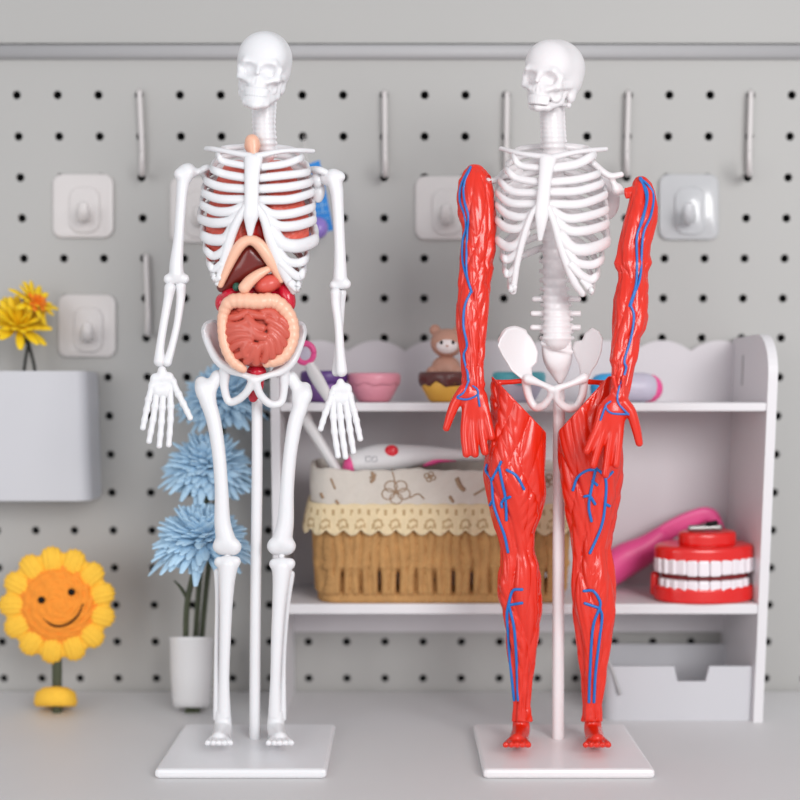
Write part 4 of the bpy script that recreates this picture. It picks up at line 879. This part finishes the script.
# ================================================================== lower shelf: basket and toys
SBk = Flat(.742, 603.6, zL1)
bk = thing('basket', 'brown woven basket lined with floral linen and cream lace, on the lower shelf', 'basket', tuple(SBk([440, 603, 0])))
D0 = 26.                                      # half depth
def rr_sd(X, Z, cx, hw, hd, r):
    qx, qz = np.abs(X-cx)-hw+r, np.abs(Z)-hd+r
    return np.sqrt(np.maximum(qx, 0)**2+np.maximum(qz, 0)**2)+np.minimum(np.maximum(qx, qz), 0)-r
s = SDF((306, 512, -36), (580, 610, 36), 1.1); X, Y_, Z = s.grid()
tt = (Y_-515)/88; hw = 127-5*tt; hd = D0+1-3*tt
D = rr_sd(X, Z, 441, hw, hd, 18)
front = np.abs(Z) > hd-14
u = np.where(np.abs(X-441) < hw-16, X, np.sign(X-441)*hw+441+np.sign(X-441)*(hd-Z)*.9)
wr = 18.5; ph = u/wr
low = np.clip((Y_-567)/8, 0, 1)*np.clip((597-Y_)/5, 0, 1)
gap = np.exp(-((np.mod(ph, 1)-.5)/.085)**2)*low
D += 11*gap*(.35+.65*np.abs(np.sin(np.floor(ph)*2.3)))
rope = np.abs(np.sin(u*math.pi/9.25+.5*np.sin(Y_*.10+np.floor(ph)*1.7)))**.55; tw_ = np.abs(np.sin(Y_*.5+u*.9))
D -= (3.6*rope+.9*tw_)*np.clip((597-Y_)/4, 0, 1)-.9
band = np.exp(-((Y_-566)/3.6)**2)*np.where(np.mod(np.floor(ph+.5), 2) > 0, 1, .25); D -= 1.9*band
rb = np.exp(-((Y_-600)/3.2)**2); D -= rb*(1.6+.5*np.sin(u*1.1+Y_*.8))
inner = rr_sd(X, Z, 441, hw-7, hd-7, 14)
D = smax(D, -np.maximum(inner, Y_-596), .6)
D = smax(D, 514-Y_, 1.5); D = smax(D, Y_-604, 2)
s.F = D.astype(np.float32); part('woven_body', s.mesh(), 'wick', bk, SBk)
s = SDF((300, 458, -40), (584, 538, 40), 1.2); X, Y_, Z = s.grid()
puff = 3.0*np.sin(np.clip((Y_-466)/44, 0, 1)*math.pi)
wob = 1.2*np.sin(X*.07+1)+.8*np.sin(X*.15+Z*.2)
D = rr_sd(X, Z, 441, 129+puff*.6, D0+3+puff*.5, 18); inn = rr_sd(X, Z, 441, 125, D0-1, 15)
D = smax(D, -np.maximum(inn, Y_-534), 1.5); D = smax(D, 469+wob*.8-Y_, 3); D = smax(D, Y_-520, 1)
D += .35*np.sin(X*.35+.2*Y_)*np.sin(Y_*.21)
s.F = D.astype(np.float32); mb = MB(); V, F = s.mesh(); mb.add(V, [tuple(f) for f in F], 0)
def pr(P, r=.7):                              # printed line on the linen
    C = catmull(np.array(P, float), max(8, len(P)*4)); mb.add(*tube(np.column_stack([C, [s.top(x, y)+.15 for x, y in C]]), r*1.1, len(C), 6, .6, ref=(1, 0, 0), spline=False), 1)
def motif(cx, cy, R, n=5):
    for k in range(n):
        a = 2*math.pi*k/n+.3; c0 = (cx+.55*R*math.cos(a), cy+.45*R*math.sin(a))
        pr([(c0[0]+.42*R*math.cos(b), c0[1]+.36*R*math.sin(b)) for b in np.linspace(0, 2*math.pi, 9)], .6)
    pr([(cx-1.5, cy), (cx, cy-1.5), (cx+1.5, cy), (cx, cy+1.5)], 1.0)
motif(396, 491, 15); motif(430, 476, 6, 4); pr([(392, 470), (394, 477), (395, 484)], .6); pr([(372, 472), (374, 477), (371, 481)], 1.6); pr([(376, 474), (370, 477)], 1.0)
pr([(457, 478), (460, 485), (464, 489)], 2.2); pr([(450, 496), (453, 501)], 1.6); pr([(474, 494), (481, 490), (487, 486)], 1.0); motif(503, 484, 10); motif(548, 480, 8, 4); pr([(336, 500), (338, 503)], 1.4); pr([(321, 493), (323, 497)], 1.6); pr([(331, 478), (335, 488)], 1.); pr([(526, 494), (531, 499)], 1.6); pr([(410, 497), (418, 493), (424, 498)], .7)
ob('liner', SBk(np.concatenate(mb.V)), mb.F, ['cloth', 'printb'], bk, True, mb.I)
# lace: a draped band with scalloped hem and open-work ovals
path = rrect(441, 0, 2*136, 2*(D0+8), 20, 8); path = np.vstack([path, path[:1]]); seg = np.concatenate([[0], np.cumsum(np.linalg.norm(np.diff(path, axis=0), axis=1))])
NU = 420; su = np.linspace(0, seg[-1], NU, endpoint=False); px = np.interp(su, seg, path[:, 0]); pz = np.interp(su, seg, path[:, 1])
nrm = np.column_stack([px-441, pz*3.0]); cxn = np.clip(px, 441-116, 441+116); nrm = np.column_stack([px-cxn, pz-np.clip(pz, -(D0-12), D0-12)]); nrm /= np.linalg.norm(nrm, axis=1)[:, None]+1e-9
rows_ = 12; VV = []; scl = np.abs(np.sin(su*math.pi/17.5))
for th in (0, 1.1):
    for r_ in range(rows_):
        f = r_/(rows_-1); y = 503+f*(25+6.0*scl); outw = -5.5+5.5*f**.7+1.0*np.sin(su*.22)*f+th+.5*np.sin(su*.9)*f
        VV.append(np.column_stack([px+nrm[:, 0]*outw, y+0*px, pz+nrm[:, 1]*outw]))
mb = MB(); V = np.concatenate(VV); F = []; I = []
for th in (0, 1):
    for r_ in range(rows_-1):
        for k in range(NU):
            a = (th*rows_+r_)*NU+k; b = (th*rows_+r_)*NU+(k+1) % NU; F.append((a, b, b+NU, a+NU))
            uu = (su[k] % 17.5)/17.5-.5; ff = r_/(rows_-1)
            hole = ((uu+.5 if uu < 0 else uu-.5)/.30)**2+((ff-.66)/.16)**2
            hole2 = ((abs(((su[k]+4) % 8.75)/8.75-.5))/.2)**2+((ff-.22)/.08)**2
            I.append(1 if (.45 < hole < 1.25 or hole2 < 1) else 0)
for r_ in (0, rows_-1):
    for k in range(NU):
        a = r_*NU+k; b = r_*NU+(k+1) % NU; F.append((a, b, b+rows_*NU, a+rows_*NU)); I.append(0)
ob('lace_trim', SBk(V), F, ['lace', 'laceh'], bk, True, I)
# white toys in the basket
wt = thing('toy_hammer', 'white toy with a red spot and pink edges lying on top of the basket', 'toy', tuple(SBk([392, 470, 8])))
s = SDF((338, 440, -22), (500, 484, 34), 1.1); s.chain([(358, 466, 6, 12), (378, 463, 6, 14.5), (400, 461.5, 6, 13), (425, 459, 6, 9.5), (450, 459, 5, 6.5), (480, 461, 4, 5)], 4, 20); part('toy_body', s.mesh(), 'wplast', wt, SBk); S1 = s
V, F = ellv((391.5, 453.5, 16), (7, 6.4, 4), 18, 10); part('red_button', (V, F), 'redspot', wt, SBk)
s = SDF((336, 448, -16), (370, 484, 28), 1); s.ell((352, 468, 6), (8.5, 12.5, 11), 2, R=rotm(0, 0, 25)); part('pink_end', s.mesh(), 'pink', wt, SBk)
V, F = tube([(425, 468, 9), (432, 465, 11), (440, 463.5, 10), (455, 464, 7)], [2.5, 3.2, 2.6, 1.5], 14, 10); part('pink_edge', (V, F), 'pink', wt, SBk)
mb = MB()
for cx in (368, 374.5):
    ring = [(cx-2.2, 458.5), (cx+2.2, 457.8), (cx+2.4, 462.4), (cx-2, 463), (cx-2.2, 458.5)]; mb.add(*tube([(x, y, S1.top(x, y)+.3) for x, y in ring], .45, 5, 5, 1, ref=(0, 0, 1), spline=False))
V = np.concatenate(mb.V); part('printed_mark', (V, mb.F), 'greyprint', wt, SBk)
ws = thing('white_rod', 'white plastic rod with a wider collar leaning out of the left end of the basket', 'toy', tuple(SBk([350, 500, 6])))
part('rod', tube([(303, 421, 2), (318, 444, 4), (352, 500, 6)], [5.6, 5.4, 5], 14, 12, 1, ref=(1, 0, 0)), 'wplast', ws, SBk); part('collar', tube([(295, 404, 1), (303, 419, 2), (305.5, 424, 2.3)], [6.4, 7.4, 7], 8, 12, 1, ref=(1, 0, 0)), 'wplast', ws, SBk)
# wind-up teeth
ST_ = Flat(.738, 603.5, zL1); tx, tyb = 704, 603.5
tt_ = thing('windup_teeth', 'red wind up teeth toy with white teeth at right end of lower shelf', 'toy', tuple(ST_([tx, 603.5, 0])))
def disc(name, y0, y1, rx, rd, r, m, parent, cx=tx, k=1.0):
    s = SDF((cx-rx-4, y0-4, -rd-4), (cx+rx+4, y1+4, rd+4), 1.0); X, Y_, Z = s.grid()
    q = np.sqrt(((X-cx)/rx)**2+(Z/rd)**2); D = smax((q-1)*min(rx, rd), np.abs(Y_-(y0+y1)/2)-(y1-y0)/2, r)
    s.F = D.astype(np.float32); return part(name, s.mesh(), m, parent, ST_)
uj = disc('upper_jaw', 547, 564, 50, 28, 5, 'toyred', tt_); disc('gum', 558, 592, 43, 21, 2, 'mouth', tt_); lj = disc('lower_jaw', 587, 603.5, 50.5, 28, 4, 'toyred', tt_)
disc('cap', 534.5, 549, 29, 17, 4, 'toyred', tt_, 707)
s = SDF((645, 570, -20), (662, 600, 20), 1); s.cap((655, 580, -4), (655, 596, -4), 4.5, 5, 2); part('hinge_post', s.mesh(), 'toyred', lj, ST_)
def teeth(n, y0, y1, rx, rd, w, par, amax):
    for k in range(n):
        a = amax*(2*k/(n-1)-1); x, d = tx+rx*math.sin(a), rd*math.cos(a); up = y0 < 570
        yb2 = y1-(0 if abs(k-(n-1)/2) > 1.2 or not up else -1.2)
        s = SDF((x-w-3, y0-4, d-8), (x+w+3, y1+5, d+8), .9); X, Y_, Z = s.grid()
        lx, lz = (X-x)*math.cos(a)-(Z-d)*math.sin(a), (X-x)*math.sin(a)+(Z-d)*math.cos(a)
        qx, qy, qz = np.abs(lx)-w/2+2.2, np.abs(Y_-(y0+yb2)/2)-(yb2-y0)/2+2.2, np.abs(lz)-3.4+2.2
        D = np.sqrt(np.maximum(qx, 0)**2+np.maximum(qy, 0)**2+np.maximum(qz, 0)**2)+np.minimum(np.maximum(np.maximum(qx, qy), qz), 0)-2.2
        s.F = D.astype(np.float32); part('tooth', s.mesh(), 'tooth', par, ST_)
teeth(13, 559, 574.5, 46.5, 25.5, 11.6, uj, 1.5); teeth(11, 580, 592, 43, 24, 11.4, lj, 1.3)
ky = MB(); ky.add(*tube([(690, 531.5, 4), (720, 530.5, 4)], 3.2, 8, 10, .8)); ky.add(*tube([(708, 527, 6), (716, 525.5, 6)], 2.6, 6, 8, .8), 1); ky.add(*tube([(703, 538, 2), (703, 530, 3)], 2.2, 6, 8, .8)); V = np.concatenate(ky.V)
ob('winding_key', ST_(V), ky.F, ['metal', 'black'], tt_, True, ky.I)
# pink toy behind the teeth
SP = Space(.776)
pk = thing('toy_hammer', 'bright pink plastic toy with a bent handle leaning behind the wind up teeth', 'toy', tuple(SP([615, 598, 0])))
s = SDF((590, 495, -20), (745, 606, 20), 1.1); s.chain([(608, 571, 0, 17), (625, 560, 0, 17), (645, 550, 0, 14.5), (660, 538, 0, 11)], 6, 12); part('toy_head', s.mesh(), 'pink', pk, SP)
s = SDF((640, 495, -20), (750, 610, 20), 1.0); s.chain([(652, 543, 0, 10.5), (675, 527, 0, 9), (697, 517, 0, 8.4), (709, 515, 0, 7.4), (716, 524, 0, 7), (722, 545, 0, 6.4), (726, 572, 0, 6), (726, 586, 0, 5.6)], 2.5, 30); s.F = smax(s.F, (np.abs(s.grid()[2])-6).astype(np.float32), 2); part('handle', s.mesh(), 'pink', pk, SP)
# blue card and violet ball hanging behind the organ skeleton
SCd = Space(.785)
cd = thing('blue_card', 'bright blue card with pale markings and a violet ball, hanging behind the organ skeleton', 'card', tuple(SCd([318, 232, 0])))
q4 = np.array([(301, 167), (319.5, 160), (333.5, 230), (311, 236)]); mb = MB(); mb.add(np.vstack([np.column_stack([q4, np.zeros(4)]), np.column_stack([q4, np.full(4, 1.2)])]), [(0, 1, 2, 3), (4, 5, 6, 7), (0, 1, 5, 4), (1, 2, 6, 5), (2, 3, 7, 6), (3, 0, 4, 7)])
V = np.concatenate(mb.V); ob('card_sheet', SCd(V), mb.F, 'card', cd, False)
mb = MB()
for P in ([(316, 207), (327, 204)], [(321, 199), (323, 213)], [(317, 213), (327, 212)], [(318, 201), (320, 203)], [(325, 219), (329, 218)]): mb.add(*tube([(x, y, 1.2) for x, y in P], 1.2, 6, 6, .4, ref=(0, 0, 1)))
V = np.concatenate(mb.V); ob('card_print', SCd(V), mb.F, 'cardw', cd)
mb = MB(); mb.add(*tube([(308, 166, .6), (306, 155, 0), (304, 136, -24)], .5, 10, 6)); V = np.concatenate(mb.V); ob('hanging_cord', SCd(V), mb.F, 'hookp', cd)
V, F = ellv((317.5, 228, 12), (10.6, 11.2, 10.6), 28, 18); ob('ball_charm', SCd(V), F, 'violet', cd)

# ================================================================== light
def area(name, loc, target, size, power, col=(1, 1, 1)):
    l = bpy.data.lights.new(name, 'AREA'); l.shape = 'RECTANGLE'; l.size, l.size_y = size; l.energy = power; l.color = col
    o = bpy.data.objects.new(name, l); COL.objects.link(o); o.location = loc
    o.rotation_euler = (Vector(target)-Vector(loc)).to_track_quat('-Z', 'Y').to_euler(); return o
area('softbox_key', (.62, -.55, .62), (.02, .7, .12), (.7, .6), 12)
area('softbox_fill', (-.75, -.55, .42), (-.05, .7, .12), (.8, .7), 4.6)
w = bpy.data.worlds.new('room'); SC.world = w; w.use_nodes = True
w.node_tree.nodes['Background'].inputs['Color'].default_value = (.93, .95, 1, 1); w.node_tree.nodes['Background'].inputs['Strength'].default_value = .56
SC.view_settings.view_transform = 'Standard'; SC.view_settings.look = 'None'; SC.view_settings.exposure = 0; SC.view_settings.gamma = 1
